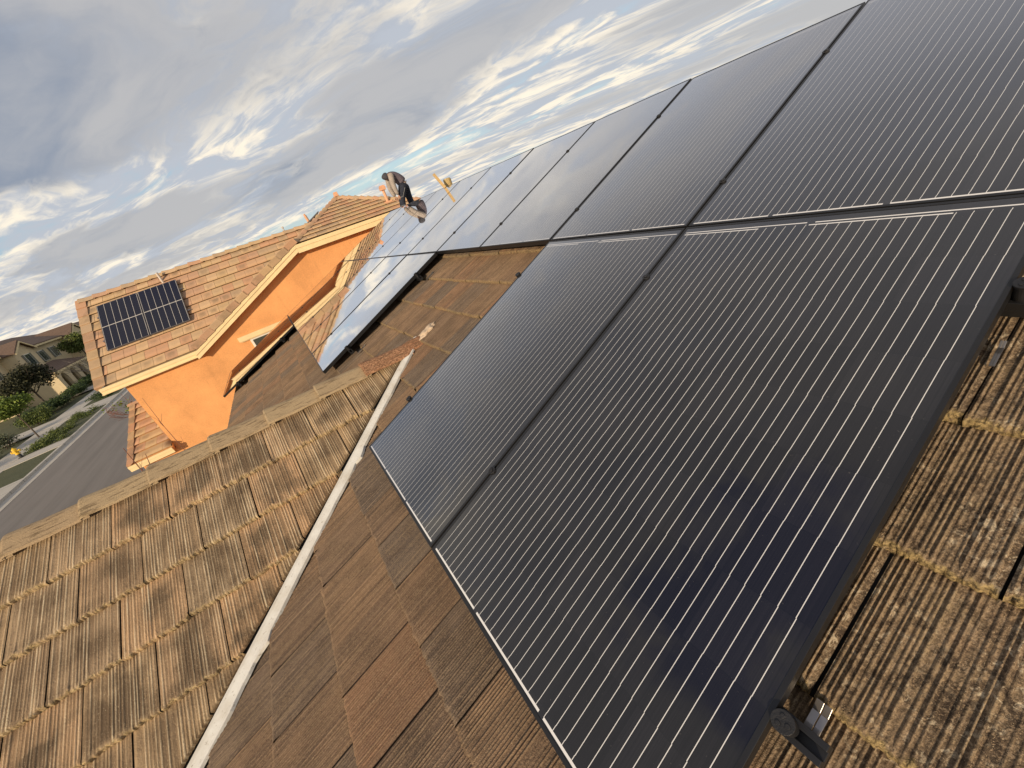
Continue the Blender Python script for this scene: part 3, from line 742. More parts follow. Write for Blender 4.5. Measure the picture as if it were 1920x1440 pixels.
# clip by left end and by the rising gable slope (valley)
a_pt = Vector((1.95, -.73, p1z(-.73))); 
vdirv = Vector((1/RK, 1/t1, 1)).normalized()
nvc = Vector((vdirv.y, -vdirv.x, 0)).normalized()
if nvc.x < 0: nvc = -nvc
tile_mesh('roof', M_flat, (0, 1.80, p1z(1.80)), (1, 0, 0), pv, pn, rows, lap=.042, ribs=0, W=.30, E=Eo, gap=.006, jitter=.004, parent=oh,
          clip=[((-.40, 0, 0), (-1, 0, 0)), (tuple(a_pt+Vector((.05, 0, 0))), tuple(nvc))])
mb = MB(); zr = p1z(1.80)
mb.prism([(-.33, eave_y, p1z(eave_y)-.03), (1.90, eave_y, p1z(eave_y)-.03), (6.45, 1.80, zr-.03), (-.33, 1.80, zr-.03)], (0, 0, -.05))
mb.prism([(-.33, 1.80, zr-.03), (6.45, 1.80, zr-.03), (6.45, 4.3, zr-.03-2.5*t1), (-.33, 4.3, zr-.03-2.5*t1)], (0, 0, -.05))
mb.build('roof_deck', simple('roof underside timber', (.30, .22, .13), .9), oh)
cap_mesh('ridge_cap', M_flat, (6.6, 1.80, zr+.055), (-.42, 1.80, zr+.055), 19, width=.25, rise=.09, parent=oh, step=.03)
# gable-end (barge) tiles down the left edge of this slope
mb = MB()
def barge(name, A, B, count, w=.14, drop=.16, side=Vector((1, 0, 0)), mat=M_flat, up=Vector((0, 0, 1))):
    """square-edged verge tiles from top A to bottom B: top flange + vertical leg"""
    A = Vector(A); B = Vector(B); D = (B-A); L = D.length/count; D.normalize(); nrm = side.cross(D).normalized()
    if nrm.z < 0: nrm = -nrm
    VS, FS, RN, UV = [], [], [], []; k = 0
    for i in range(count):
        r = RS.rand(3); a0 = A+D*(i*L-.03); a1 = A+D*((i+1)*L+.004)
        for (p, h) in ((a0, .030), (a1, .052)):
            for q in (p + side*w + nrm*(h-.004), p + nrm*h, p + nrm*(h-.012) - side*.012, p - side*.012 + nrm*(h-drop)):
                VS.append(q); RN.append(tuple(r)); UV.append((.15, .05 if h < .04 else .3, 1))
        for j in range(3): FS.append((k+j, k+j+1, k+4+j+1, k+4+j))
        FS.append((k+4, k+5, k+6, k+7)); k += 8
    me = bpy.data.meshes.new(name); me.from_pydata([tuple(v) for v in VS], [], FS)
    a = me.attributes.new('tuv', 'FLOAT_VECTOR', 'POINT'); a.data.foreach_set('vector', np.array(UV, np.float32).ravel())
    a = me.attributes.new('trnd', 'FLOAT_VECTOR', 'POINT'); a.data.foreach_set('vector', np.array(RN, np.float32).ravel())
    me.materials.append(mat)
    bm = bmesh.new(); bm.from_mesh(me); bmesh.ops.recalc_face_normals(bm, faces=bm.faces); bm.to_mesh(me); bm.free()
    o = link(bpy.data.objects.new(name, me)); o.parent = oh; return o
barge('verge_tile', (-.50, 1.80, p1z(1.80)+.02), (-.50, eave_y-.02, p1z(eave_y-.02)+.02), nr_, w=.25, drop=.12)
# hipped end above the clipped gable
ez = .93; hx0, hx1 = 5.55, 9.73; AP = Vector((7.64, 2.0, 1.95)); ey = -.80
hp = math.atan2(AP.z-ez, AP.y-ey); hL = math.hypot(AP.z-ez, AP.y-ey)
nh = 9; Eh = hL/nh
rows = []
for k in range(nh):
    us = [hx0-.3+.30*j + (0 if k % 2 else .15) for j in range(16)]
    rows.append((k*Eh, us))
def sideplane(A, B, inside):
    n_ = (B-A).cross(Vector((0, 0, 1))).normalized()
    if (inside-A).dot(n_) > 0: n_ = -n_
    return (tuple(A), tuple(n_))
HL, HR = Vector((hx0, ey, ez)), Vector((hx1, ey, ez)); mid_ = Vector((7.64, 0, 1.2))
tile_mesh('hip_roof', M_flat, (0, AP.y, AP.z), (1, 0, 0), (0, -math.cos(hp), -math.sin(hp)), (0, -math.sin(hp), math.cos(hp)), rows, lap=.042, ribs=0, W=.30, E=Eh, gap=.006, parent=oh, clip=[sideplane(HL, AP, mid_), sideplane(HR, AP, mid_)])
mb = MB()
bt = .04
lowz = lambda x: ez + RK*(x-5.6)
yb = 7.0
HLd, HRd, APd = HL-Vector((0, 0, bt)), HR-Vector((0, 0, bt)), AP-Vector((0, 0, bt))
mb.poly([HLd, HRd, APd])
l0 = Vector((1.9, -.76, lowz(1.9)-bt)); r0 = Vector((13.4, -.76, l0.z))
HLd2 = HLd.copy()
mb.poly([HLd, APd, Vector((AP.x, yb, APd.z)), Vector((1.9, yb, l0.z)), l0])
mb.poly([HRd, r0, Vector((13.4, yb, l0.z)), Vector((AP.x, yb, APd.z)), APd])
mb.build('roof_deck', bpy.data.materials['roof underside timber'], oh)
# tiles of the two side slopes
sa = math.atan(RK)
rows = [(k*.345, [-.6+.30*j for j in range(26)]) for k in range(18)]
for sg in (-1, 1):
    clip = [sideplane(HL if sg < 0 else HR, AP, mid_)]
    clip = [(clip[0][0], tuple(-Vector(clip[0][1]))), ((0, -.72, 0), (0, -1, 0)), ((0, yb, 0), (0, 1, 0))]
    tile_mesh('side_roof', M_flat, (AP.x, 0, AP.z), (0, 1, 0), (sg*math.cos(sa), 0, -math.sin(sa)), (sg*math.sin(sa), 0, math.cos(sa)), [(v, [u-.5 for u in us]) for v, us in rows], lap=.03, ribs=0, W=.30, E=.345, gap=.006, parent=oh, clip=clip)
up_ = Vector((0, 0, .05))
cap_mesh('ridge_cap', M_flat, HL+up_, AP+up_, 13, width=.24, rise=.06, parent=oh, step=.03)
cap_mesh('ridge_cap', M_flat, HR+up_, AP+up_, 13, width=.24, rise=.06, parent=oh, step=.03)
cap_mesh('ridge_cap', M_flat, (AP.x, AP.y-.05, AP.z+.06), (AP.x, yb, AP.z+.06), 14, width=.24, rise=.06, parent=oh, step=.03)
mb = MB(); mb.hexa([(7.56,1.85,1.98),(7.72,1.85,1.98),(7.72,2.05,1.98),(7.56,2.05,1.98),(7.58,1.85,2.12),(7.70,1.85,2.12),(7.70,2.05,2.12),(7.58,2.05,2.12)]); mb.build('ridge_cap', M_salmon, oh, bevel=.01)
barge('verge_tile', (5.62, -.90, ez+.135), (1.96, -.90, ez+.135-3.66*RK), 12, w=.24, drop=.165, side=Vector((0, 1, 0)))
# walls
wy = -.60
mb = MB()
sil = [(0.0, wy, -6.2), (13.3, wy, -6.2), (13.3, wy, lowz(1.95)-.12), (9.68, wy, ez-.14), (5.6, wy, ez-.14), (1.95, wy, lowz(1.95)-.12), (1.95, wy, p1z(wy)-.14), (0.0, wy, p1z(wy)-.14)]
mb.prism(sil, (0, .25, 0))
mb.box((0.0, wy+.25, -6.2), (.25, 4.0, p1z(wy)-.14)); mb.prism([(0.0, wy+.25, p1z(wy)-.14), (0, 4.0, p1z(wy)-.14), (0, 1.8, zr-.18)], (.25, 0, 0))
mb.box((13.05, wy+.25, -6.2), (13.3, 7, lowz(1.95)-.12)); mb.box((0.25, 6.8, -6.2), (13.05, 7.0, -1))
mb.build('wall', M_orange, oh)
# fascia boards: two-step cream trim
mb = MB()
def fascia(A, B, h=.20, y0=-.86, th=.045, up=.0):
    A = Vector(A); B = Vector(B)
    for (d0, d1, yy0, yy1) in ((0, -h*.42, y0-.018, y0+.03), (-h*.42, -h, y0, y0+.03)):
        c = []
        for zz in (d1, d0):
            c += [(A.x, yy0, A.z+zz), (B.x, yy0, B.z+zz), (B.x, yy1, B.z+zz), (A.x, yy1, A.z+zz)]
        mb.hexa(c)
fascia((-.42, 0, p1z(eave_y)-.01), (1.98, 0, p1z(eave_y)-.01), h=.19, y0=-.80)
fascia((1.90, 0, lowz(1.90)-.02), (5.60, 0, lowz(5.6)-.02), h=.20, y0=-.875)
fascia((5.60, 0, ez-.02), (9.75, 0, ez-.02), h=.235, y0=-.872)
fascia((9.75, 0, ez-.02), (13.4, 0, ez-.02-3.65*RK), h=.20, y0=-.875)
mb.build('fascia', M_trim, oh)
# soffit boards between fascia and wall
mb = MB()
for A, B in (((-.42, p1z(eave_y)-.185), (1.9, p1z(eave_y)-.185)), ((1.9, lowz(1.9)-.205), (5.6, lowz(5.6)-.205)), ((5.6, ez-.24), (9.75, ez-.24)), ((9.75, ez-.24), (13.4, ez-.24-3.65*RK))):
    mb.hexa([(A[0], -.845, A[1]), (B[0], -.845, B[1]), (B[0], wy+.01, B[1]), (A[0], wy+.01, A[1]), (A[0], -.845, A[1]+.02), (B[0], -.845, B[1]+.02), (B[0], wy+.01, B[1]+.02), (A[0], wy+.01, A[1]+.02)])
mb.build('soffit', M_trim, oh)
# window in the wall
wd = MB(); wd.box((3.22, wy-.03, -2.3), (4.25, wy+.02, -1.03)); wobj = wd.build('window', M_white, oh, bevel=.004)
g = MB(); g.box((3.28, wy-.036, -2.24), (3.72, wy-.02, -1.09)); g.box((3.76, wy-.036, -2.24), (4.19, wy-.02, -1.09)); go = g.build('pane', M_window, wobj)
g = MB(); g.box((2.96, wy-.09, -1.02), (4.5, wy-.002, -.885)); g.box((2.99, wy-.06, -1.045), (4.47, wy-.002, -1.02)); g.build('sill', M_trim, wobj)
# lower side roof at the left
LP = rad(24.0); tl_ = math.tan(LP)
ly0, lz0 = -.80, -2.93
rows = []
for k in range(8):
    rows.append((k*.345, [-1.12+.30*j+(0 if k % 2 else -.15) for j in range(6)]))
lt = (ly0+8*.345*math.cos(LP), lz0+8*.345*math.sin(LP))
tile_mesh('side_roof', M_flat, (0, lt[0], lt[1]), (1, 0, 0), (0, -math.cos(LP), -math.sin(LP)), (0, -math.sin(LP), math.cos(LP)), rows, lap=.042, ribs=0, gap=.006, parent=oh, clip=[((-1.10, 0, 0), (-1, 0, 0)), ((.0, 0, 0), (1, 0, 0))])
mb = MB(); mb.prism([(-1.1, ly0, lz0-.03), (-1.1, lt[0], lt[1]-.03), (-1.1, lt[0], lt[1]-.12), (-1.1, ly0, lz0-.12)], (1.1, 0, 0)); mb.box((-.95, -.6, -6.2), (0, lt[0]-.1, -3.06)); mb.build('side_wall', M_orange, oh)
barge('verge_tile', (-1.12, lt[0], lt[1]+.01), (-1.12, ly0-.02, lz0), 8, w=.16, drop=.10)
cap_mesh('ridge_cap', M_flat, (-1.15, lt[0], lt[1]+.04), (0, lt[0], lt[1]+.04), 3, width=.22, rise=.06, parent=oh, step=.02)
mb = MB(); fascia((-1.12, 0, lz0-.01), (0.0, 0, lz0-.01), h=.17, y0=-.86); mb.build('fascia', M_trim, oh)
# pipes and vents
mb = MB(); mb.tube([(1.72, 1.55, p1z(1.55)-.02), (1.72, 1.55, p1z(1.55)+.30)], .035, 12); mb.build('vent_pipe', M_pipeg, oh)
mb = MB(); mb.tube([(5.55, 2.1, 1.2), (5.55, 2.1, 1.58)], .018, 10); mb.tube([(5.55, 2.1, 1.58), (5.55, 2.1, 1.63)], .035, 10); mb.build('vent_pipe', M_pipeg, oh)
mb = MB(); mb.tube([(8.82, 0, 1.15), (8.82, 0, 1.60)], .045, 14); mb.box((8.73, -.09, 1.59), (8.91, .09, 1.70)); mb.box((8.75, -.07, 1.70), (8.89, .07, 1.73)); mb.box((8.70, -.12, 1.20), (8.94, .12, 1.25)); mb.build('chimney', M_salmon, oh)
mb = MB(); mb.tube([(6.50, 3.0, 1.25), (6.44, 3.0, 1.80)], .05, 12); mb.tube([(6.44, 3.0, 1.80), (6.43, 3.0, 1.85)], .035, 12); mb.box((6.2, 2.9, 1.3), (6.45, 3.1, 1.36)); mb.build('vent_pipe', M_salmon, oh)

# two panels on the orange house
proto2 = make_panel(M_cells2, simple('grey anodised frame', (.10, .10, .11), .4), lip=.012)
for i, lab in enumerate(('blue-black gridded solar panel on the orange house, the left one of the pair', 'blue-black gridded solar panel on the orange house, the right one of the pair')):
    o = proto2 if i == 0 else copy_tree(proto2)
    o.matrix_world = OM @ Matrix.Translation((i*1.055, 0, 0)) @ Matrix.Rotation(P1, 4, 'X')
    tag(o, lab, 'solar panel', 'pair of gridded solar panels on the orange house')
for k, vv in enumerate((.42, 1.34)):
    mb = MB(); mb.box((-.06, vv-.02, -.09), (2.16, vv+.02, -.036)); 
    for xx in (.3, 1.1, 1.9): mb.box((xx, vv-.03, -.14), (xx+.05, vv+.03, -.09))
    o = mb.build('mounting_rail', M_steel); o.matrix_world = OM @ Matrix.Rotation(P1, 4, 'X')
    tag(o, ('lower' if k == 0 else 'upper')+' silver rail under the pair of gridded panels on the orange house', 'mounting rail')
# panel seen edge-on on the left slope of the orange house
o = copy_tree(proto2); M4 = OM @ Matrix.Translation((5.95, 2.45, lowz(5.95)+.24)) @ Matrix.Rotation(-sa, 4, 'Y')
o.matrix_world = M4; tag(o, 'dark solar panel seen edge-on behind the left hip of the orange house', 'solar panel')

# ================================================================= WOOD PIECES ON THE PANEL EDGE
mb = MB()
a = rp(1.735, 5.84, .004); b = a + Vector((-.10, .05, .255))
d = (b-a).normalized(); s1 = d.cross(Vector((0, 1, 0))).normalized(); s2 = d.cross(s1)
mb.hexa([a-s1*.022-s2*.012, a+s1*.022-s2*.012, a+s1*.022+s2*.012, a-s1*.022+s2*.012, b-s1*.022-s2*.012, b+s1*.022-s2*.012, b+s1*.022+s2*.012, b-s1*.022+s2*.012])
o = mb.build('wooden_board', M_wood, None, bevel=.002); tag(o, 'short wooden board leaning on the top edge of the panels', 'board')
mb = MB(); c = rp(1.93, 6.05, .0)
mb.tube([c+Vector((0, 0, -.5)), c+Vector((0, 0, .05)), c+Vector((0, 0, .07))], [.065, .072, .055], 12)
o = mb.build('roof_vent', M_block, None, bevel=.004); tag(o, 'stubby tan roof vent behind the top edge of the panels beside the board', 'roof vent')

# ================================================================= WORKER
def skin_chain(name, verts, edges, radii, mat, parent, sub=2, root=0):
    me = bpy.data.meshes.new(name); me.from_pydata(verts, edges, [])
    o = link(bpy.data.objects.new(name, me))
    sk = o.modifiers.new('skin', 'SKIN'); sk.use_smooth_shade = True
    for i, r in enumerate(radii):
        r = r if isinstance(r, (tuple, list)) else (r, r)
        me.skin_vertices[0].data[i].radius = r
    me.skin_vertices[0].data[root].use_root = True
    sb = o.modifiers.new('sub', 'SUBSURF'); sb.levels = sub; sb.render_levels = sub
    dg = bpy.context.evaluated_depsgraph_get(); ev = o.evaluated_get(dg); m2 = bpy.data.meshes.new_from_object(ev)
    o.modifiers.clear(); o.data = m2; m2.materials.clear(); m2.materials.append(mat)
    for p in m2.polygons: p.use_smooth = True
    if parent is not None: o.parent = parent
    return o
M_skin = simple('skin', (.42, .24, .17), .6)
M_hoody = simple('grey purple hooded vest', (.115, .095, .115), .9, vs=9, var=.3, bs=.6, bscale=12)
M_sleeve = simple('light grey sleeve cloth', (.30, .26, .23), .9, vs=9, var=.2, bs=.6, bscale=14)
M_jean = simple('dark blue denim', (.018, .022, .036), .9, vs=12, var=.5, bs=.5, bscale=22)
M_stitch = simple('pale stitching', (.30, .30, .30), .8)
M_shoe = simple('brown work boot', (.08, .05, .03), .7)
WB = Vector((1.86, 9.25, .66))
person = thing('person', 'person in grey hooded vest and dark jeans bending over behind the panels', 'person', Matrix.Translation(WB))
def W_(x, y, z): return (x, y, z)
# local: -X = where the person faces, z up (0 = top edge of the panels)
hipc = (.29, .0, .44); waist = (.27, .0, .53); chest = (.16, -.01, .655); shc = (.05, -.01, .715); neck = (-.03, -.01, .725); head = (-.09, -.02, .70)
Lh, Lk, La = (.215, -.10, .42), (.07, -.13, .19), (-.01, -.11, -.17)
Rh, Rk, Ra = (.335, .09, .40), (.345, .12, .16), (.38, .13, -.26)
Ls_, Le, Lw = (.01, -.175, .705), (-.035, -.20, .47), (.0, -.18, .27)
Rs_, Re, Rw = (.02, .15, .70), (-.01, .19, .46), (.03, .18, .27)
V_ = [hipc, waist, chest, shc, neck, head, Lh, Lk, La, Rh, Rk, Ra, Ls_, Le, Lw, Rs_, Re, Rw, (-.11, -.02, .67)]
E_2 = [(0,1),(1,2),(2,3),(3,4),(4,5),(5,18),(0,6),(6,7),(7,8),(0,9),(9,10),(10,11),(3,12),(12,13),(13,14),(3,15),(15,16),(16,17)]
Rd = [.085,.085,.10,.085,.055,.075,.085,.06,.042,.085,.06,.042,.05,.04,.028,.05,.04,.028,.07]
body = skin_chain('body', V_, E_2, Rd, M_skin, person)
# hands with five fingers, hanging over the work
for (wr, sy) in ((Lw, -1), (Rw, 1)):
    w0 = Vector(wr); d0 = Vector((.05, 0, -.09))
    palm = w0 + Vector((.012, 0, -.045))
    for fi in range(5):
        off = Vector(((fi-1.5)*.016, sy*.004, 0)) if fi < 4 else Vector((-.03, -sy*.008, .02))
        ln = [.062, .072, .068, .052, .045][fi]
        dirv = Vector((.15+.05*fi, -sy*.1, -1)).normalized() if fi < 4 else Vector((-.5, -sy*.2, -.8)).normalized()
        p0 = palm+off; p1_ = p0+dirv*ln*.55; p2_ = p1_+(dirv+Vector((.25, -sy*.25, 0))).normalized()*ln*.5
        skin_chain('finger', [tuple(palm+off*.3), tuple(p0), tuple(p1_), tuple(p2_)], [(0,1),(1,2),(2,3)], [.014, .009, .008, .007], M_skin, body, 1)
    skin_chain('palm', [tuple(w0), tuple(palm+Vector((0,0,.01))), tuple(palm+Vector((.004,0,-.02)))], [(0,1),(1,2)], [(.022,.022), (.034,.016), (.032,.014)], M_skin, body, 1)
skin_chain('vest', [(.285,0,.495),(.255,0,.56),(.19,0,.64),(.11,-.01,.70),(.04,-.01,.72),(-.02,-.01,.73)], [(0,1),(1,2),(2,3),(3,4),(4,5)], [(.150,.135),(.150,.13),(.16,.125),(.165,.115),(.15,.095),(.085,.075)], M_hoody, person)
skin_chain('hood', [(.0,-.01,.745),(-.05,-.015,.74),(-.09,-.02,.705),(-.11,-.02,.665)], [(0,1),(1,2),(2,3)], [.075,.095,.098,.08], simple('dark hood', (.05,.05,.062), .9), person)
for (a_, b_, c_) in ((Ls_, Le, Lw), (Rs_, Re, Rw)):
    skin_chain('sleeve', [(a_[0]+.02, a_[1]*.75, a_[2]+.015), a_, b_, c_], [(0,1),(1,2),(2,3)], [.075, .078, .066, .046], M_sleeve, person)
skin_chain('shirt_hem', [(.30,0,.455),(.28,0,.50)], [(0,1)], [(.142,.128),(.15,.133)], M_sleeve, person)
skin_chain('trousers', [(.275,0,.43), Lh, Lk, La, Rh, Rk, Ra], [(0,1),(1,2),(2,3),(0,4),(4,5),(5,6)], [(.10,.10),.115,.085,.074,.115,.085,.074], M_jean, person)
mb = MB()
for (kx, ky, kz, r_) in ((.07, -.13, .21, .083), (.03, -.12, .03, .078)):
    mb.tube([(kx+math.cos(t)*r_, ky+math.sin(t)*r_, kz) for t in [math.pi*(1.05+.9*i/9) for i in range(10)]], .004, 5)
mb.tube([(.22, -.205, .38), (.15, -.215, .29), (.08, -.21, .2)], .004, 5)
mb.build('stitching', M_stitch, person)
for (an, sy) in ((La, -1), (Ra, 1)):
    skin_chain('boot', [(an[0], an[1], an[2]+.02), (an[0]+.01, an[1], an[2]-.05), (an[0]-.09, an[1], an[2]-.07), (an[0]-.16, an[1], an[2]-.075)], [(0,1),(1,2),(2,3)], [.05,.048,.042,.035], M_shoe, person, 1)

# ================================================================= GROUND AND STREET
GZ = -6.0
def ground_mat(n):
    pos = n.new('ShaderNodeTexCoord').outputs['Object']
    c = n.mix(n.noise(pos, .8, 6, .65), (.05, .062, .025), (.11, .11, .05)); n.set('Base Color', c); n.set('Roughness', .95); n.set('Normal', n.bump(n.noise(pos, 8, 6, .7), .6, .05))
M_ground = material('yard soil and low plants', ground_mat)
def asph(n):
    pos = n.new('ShaderNodeTexCoord').outputs['Object']
    a = n.noise(n.vmath('MULTIPLY', pos, (1.6, .12, 1)), 1, 5, .6)
    c = n.mix(n.mrange(a, .35, .65, 0, 1), (.175, .158, .142), (.23, .208, .188))
    c = n.mix(n.mrange(n.noise(pos, 40, 3, .7), .4, .7, 0, .25), c, (.24, .22, .2)); n.set('Base Color', c); n.set('Roughness', .9); n.set('Normal', n.bump(n.noise(pos, 60, 4, .7), .4, .01))
M_asph = material('asphalt', asph)
def conc(n):
    pos = n.new('ShaderNodeTexCoord').outputs['Object']; x, y, z = n.sep(pos)
    j = n.math('LESS_THAN', n.math('FRACT', n.math('DIVIDE', y, 1.5)), .02)
    c = n.mix(n.noise(pos, 1.1, 5, .6), (.44, .41, .35), (.56, .52, .46)); c = n.mix(j, c, (.12, .11, .10)); n.set('Base Color', c); n.set('Roughness', .9)
M_conc = material('pavement concrete', conc)
mb = MB(); mb.poly([(-3000, -1500, GZ), (3000, -1500, GZ), (3000, 4000, GZ), (-3000, 4000, GZ)]); tag(mb.build('ground', M_ground), kind='structure')
def strip(name, xl, xr, y0, y1, z, mat, h=0, curve=None):
    mb = MB(); ns = 40; pl = None
    for i in range(ns+1):
        y = y0+(y1-y0)*i/ns; cx = -.00095*max(0, y-25)**2*.25 if curve is None else curve(y)
        cur = (Vector((xl+cx, y, z)), Vector((xr+cx, y, z)))
        if pl:
            if h: mb.hexa([pl[0]-Vector((0,0,h)), pl[1]-Vector((0,0,h)), cur[1]-Vector((0,0,h)), cur[0]-Vector((0,0,h)), pl[0], pl[1], cur[1], cur[0]])
            else: mb.poly([pl[0], pl[1], cur[1], cur[0]])
        pl = cur
    o = mb.build(name, mat); tag(o, kind='structure'); return o
strip('road', -17.9, -6.0, -60, 260, GZ+.01, M_asph)
strip('gutter', -18.6, -17.9, -60, 260, GZ+.02, M_conc)
strip('kerb', -18.8, -18.6, -60, 260, GZ+.15, M_conc, h=.16)
strip('verge', -21.9, -18.8, -60, 260, GZ+.13, M_ground, h=.13)
strip('pavement', -24.1, -21.9, -60, 260, GZ+.15, M_conc, h=.15)
for i, (y0, y1) in enumerate(((48.5, 52.2), (37.3, 39.2), (66, 70), (26, 32))):
    o = strip('driveway', -28.5, -18.6, y0, y1, GZ+.165, M_conc, h=.05)

# ---- foliage
def leaf_mat(name, a, b):
    def f(n):
        r = n.sep(n.attr('lr')[1]); c = n.mix(r[0], a, b)
        n.set('Base Color', c); n.set('Roughness', .6); n.set('Specular IOR Level', .3)
    return material(name, f)
ML_green = leaf_mat('fresh green leaves', (.07, .12, .02), (.22, .28, .05))
ML_olive = leaf_mat('olive green leaves', (.05, .08, .018), (.16, .19, .045))
ML_plum = leaf_mat('dark plum leaves', (.018, .022, .012), (.07, .07, .032))
ML_dark = leaf_mat('dark hedge leaves', (.02, .042, .014), (.08, .12, .035))
ML_grey = leaf_mat('grey green leaves', (.08, .10, .05), (.22, .24, .15))
M_bark = simple('bark', (.10, .075, .055), .9, vs=8, var=.3)
M_twig = simple('grey bare bark', (.20, .17, .14), .9, vs=8, var=.3)
M_red = simple('red brown twig bark', (.22, .10, .07), .85, vs=8, var=.3)
def leaves(name, blobs, count, size, mat, parent=None, seed=1, flat=.5):
    """leaf-sized quads spread through uneven ellipsoid clumps; blobs: (centre, radii, weight)"""
    R = np.random.RandomState(seed); VS, FS, LR = [], [], []
    wts = np.array([b[2] for b in blobs], float); wts /= wts.sum()
    which = R.choice(len(blobs), count, p=wts)
    for i in range(count):
        c, r, _ = blobs[which[i]]
        d = R.normal(size=3); d /= np.linalg.norm(d); rr = R.rand()**.45*(1+.25*math.sin(d[0]*7+i % 3)+.15*R.normal())
        p = np.array(c)+d*np.array(r)*rr
        a = R.normal(size=3); a[2] *= flat; a /= np.linalg.norm(a); b_ = np.cross(a, R.normal(size=3)); b_ /= np.linalg.norm(b_)
        s_ = size*R.uniform(.6, 1.4); k = len(VS)
        VS += [p-a*s_*.5, p+b_*s_*.28, p+a*s_*.5, p-b_*s_*.28]; FS.append((k, k+1, k+2, k+3)); LR += [(R.rand(), 0, 0)]*4
    me = bpy.data.meshes.new(name); me.from_pydata([tuple(v) for v in VS], [], FS); at = me.attributes.new('lr', 'FLOAT_VECTOR', 'POINT'); at.data.foreach_set('vector', np.array(LR, np.float32).ravel())
    me.materials.append(mat); o = link(bpy.data.objects.new(name, me))
    if parent is not None: o.parent = parent
    return o
def branches(mb, p, d, r, ln, depth, R, spread=.6, kids=3, upb=.15, minr=.003):
    pts = [p]; rs = [r]; cur = p; dd = d
    for i in range(4):
        dd = (dd + Vector((R.normal(), R.normal(), R.normal()))*.10 + Vector((0, 0, upb*.3))).normalized(); cur = cur + dd*ln/4; pts.append(cur); rs.append(max(minr, r*(1-.5*(i+1)/4)))
    mb.tube(pts, rs, 6 if depth > 1 else 4)
    if depth <= 0: return
    for k in range(kids):
        j = 2+(k % 3); nd = (dd + Vector((R.normal(), R.normal(), R.normal()))*spread + Vector((0, 0, upb))).normalized()
        branches(mb, pts[min(j, 4)], nd, rs[min(j, 4)]*.75, ln*.72, depth-1, R, spread, kids, upb, minr)
def tree(name, label, base, height, crown, leafmat, nleaf, size, seed, blobs=8, trunk_r=.12, cat='tree', group=None, zc=None, squash=.8, depth=2):
    root = thing(name, label, cat, Matrix.Translation(base), group); R = np.random.RandomState(seed)
    mb = MB(); top = height-crown*squash
    mb.tube([(0,0,0), (.05,.02,top*.5), (0,.05,top)], [trunk_r, trunk_r*.8, trunk_r*.6], 8)
    for k in range(5): branches(mb, Vector((0,.03,top*(.75+.05*k))), Vector((math.cos(k*1.3), math.sin(k*1.3), .8)).normalized(), trunk_r*.5, crown*.7, depth-1, R)
    mb.build('trunk', M_bark, root)
    bl = []
    for k in range(blobs):
        d = R.normal(size=3); d /= np.linalg.norm(d)
        bl.append(((d[0]*crown*.58, d[1]*crown*.58, top+crown*squash*.35+d[2]*crown*squash*.5), (crown*R.uniform(.32, .5),)*2+(crown*squash*R.uniform(.3, .45),), 1))
    leaves('crown', bl, nleaf, size, leafmat, root, seed)
    return root
tree('dark_tree', 'dark plum-leaved tree in front of the cream house', (-29.6, 66, GZ), 5.0, 2.9, ML_plum, 16000, .22, 3, blobs=11)
tree('street_tree', 'small bright green weeping tree leaning over the pavement at the left edge', (-22.9, 45.3, GZ), 3.9, 1.75, ML_green, 9000, .17, 5, blobs=12, trunk_r=.06, squash=.6)
tree('leafy_tree', 'yellow-green tree in front of the cream house porch', (-30.4, 88, GZ), 6.6, 2.2, ML_olive, 8000, .28, 8, blobs=10)
tree('leafy_tree', 'green tree partly hidden behind the orange house roof edge', (-29.3, 96, GZ), 6.2, 2.4, ML_green, 6000, .30, 9, blobs=9)
rt = thing('bare_tree', 'leafless grey tree beside the porch, behind the roof edge of the orange house', 'tree', Matrix.Translation((-24.6, 70, GZ))); R_ = np.random.RandomState(4); mb = MB()
mb.tube([(0,0,0), (0,0,1.2)], [.13, .1], 8)
for k in range(9): branches(mb, Vector((0,0,1.0+.05*k)), Vector((math.cos(k*.7), math.sin(k*.7), .75)).normalized(), .06, 1.9, 2, R_, .35, 3, .12, .016)
mb.build('trunk', M_twig, rt)
# hedges and shrubs
def shrub(name, label, base, r, h, mat, nl, size, seed, cat='shrub', long=None, group=None):
    root = thing(name, label, cat, Matrix.Translation(base), group); R = np.random.RandomState(seed); bl = []
    L_ = long or 0
    nb = 7 if not long else int(7+L_*1.2)
    for k in range(nb):
        bl.append(((R.uniform(-r, r)*.5, R.uniform(-1, 1)*(r*.5 if not long else L_*.5), h*R.uniform(.35, .7)), (r*.5, r*.6, h*.38), 1))
    leaves('foliage', bl, nl, size, mat, root, seed)
    mb = MB(); 
    for k in range(5): branches(mb, Vector((0, (k-2)*.15, 0)), Vector((math.cos(k*2.), math.sin(k*2.), 1.4)).normalized(), .03, h*.6, 1, R)
    mb.build('stem', M_bark, root); return root
shrub('hedge', 'long clipped dark green hedge beside the pavement below the porch', (-26.8, 63, GZ), 1.4, 1.3, ML_dark, 9000, .17, 21, 'hedge', long=11)
shrub('hedge', 'taller dark hedge right in front of the porch arches', (-28.3, 73, GZ), 1.3, 1.0, ML_dark, 7000, .2, 22, 'hedge', long=12)
shrub('hedge', 'dark hedge running behind the bare grey tree', (-27.4, 84, GZ), 1.4, 1.1, ML_dark, 6000, .22, 23, 'hedge', long=14)
shrub('shrub', 'low bright green bush under the dark plum tree', (-26.3, 54.5, GZ), 1.5, 1.4, ML_olive, 5000, .14, 24)
shrub('shrub', 'low leafy bush under the hedge near the street corner', (-27.5, 57.5, GZ), 1.7, 1.5, ML_dark, 5000, .15, 25)
shrub('shrub', 'grey-green bush at the left edge behind the pavement', (-25.9, 47.5, GZ), 1.2, 1.3, ML_grey, 3500, .11, 26)
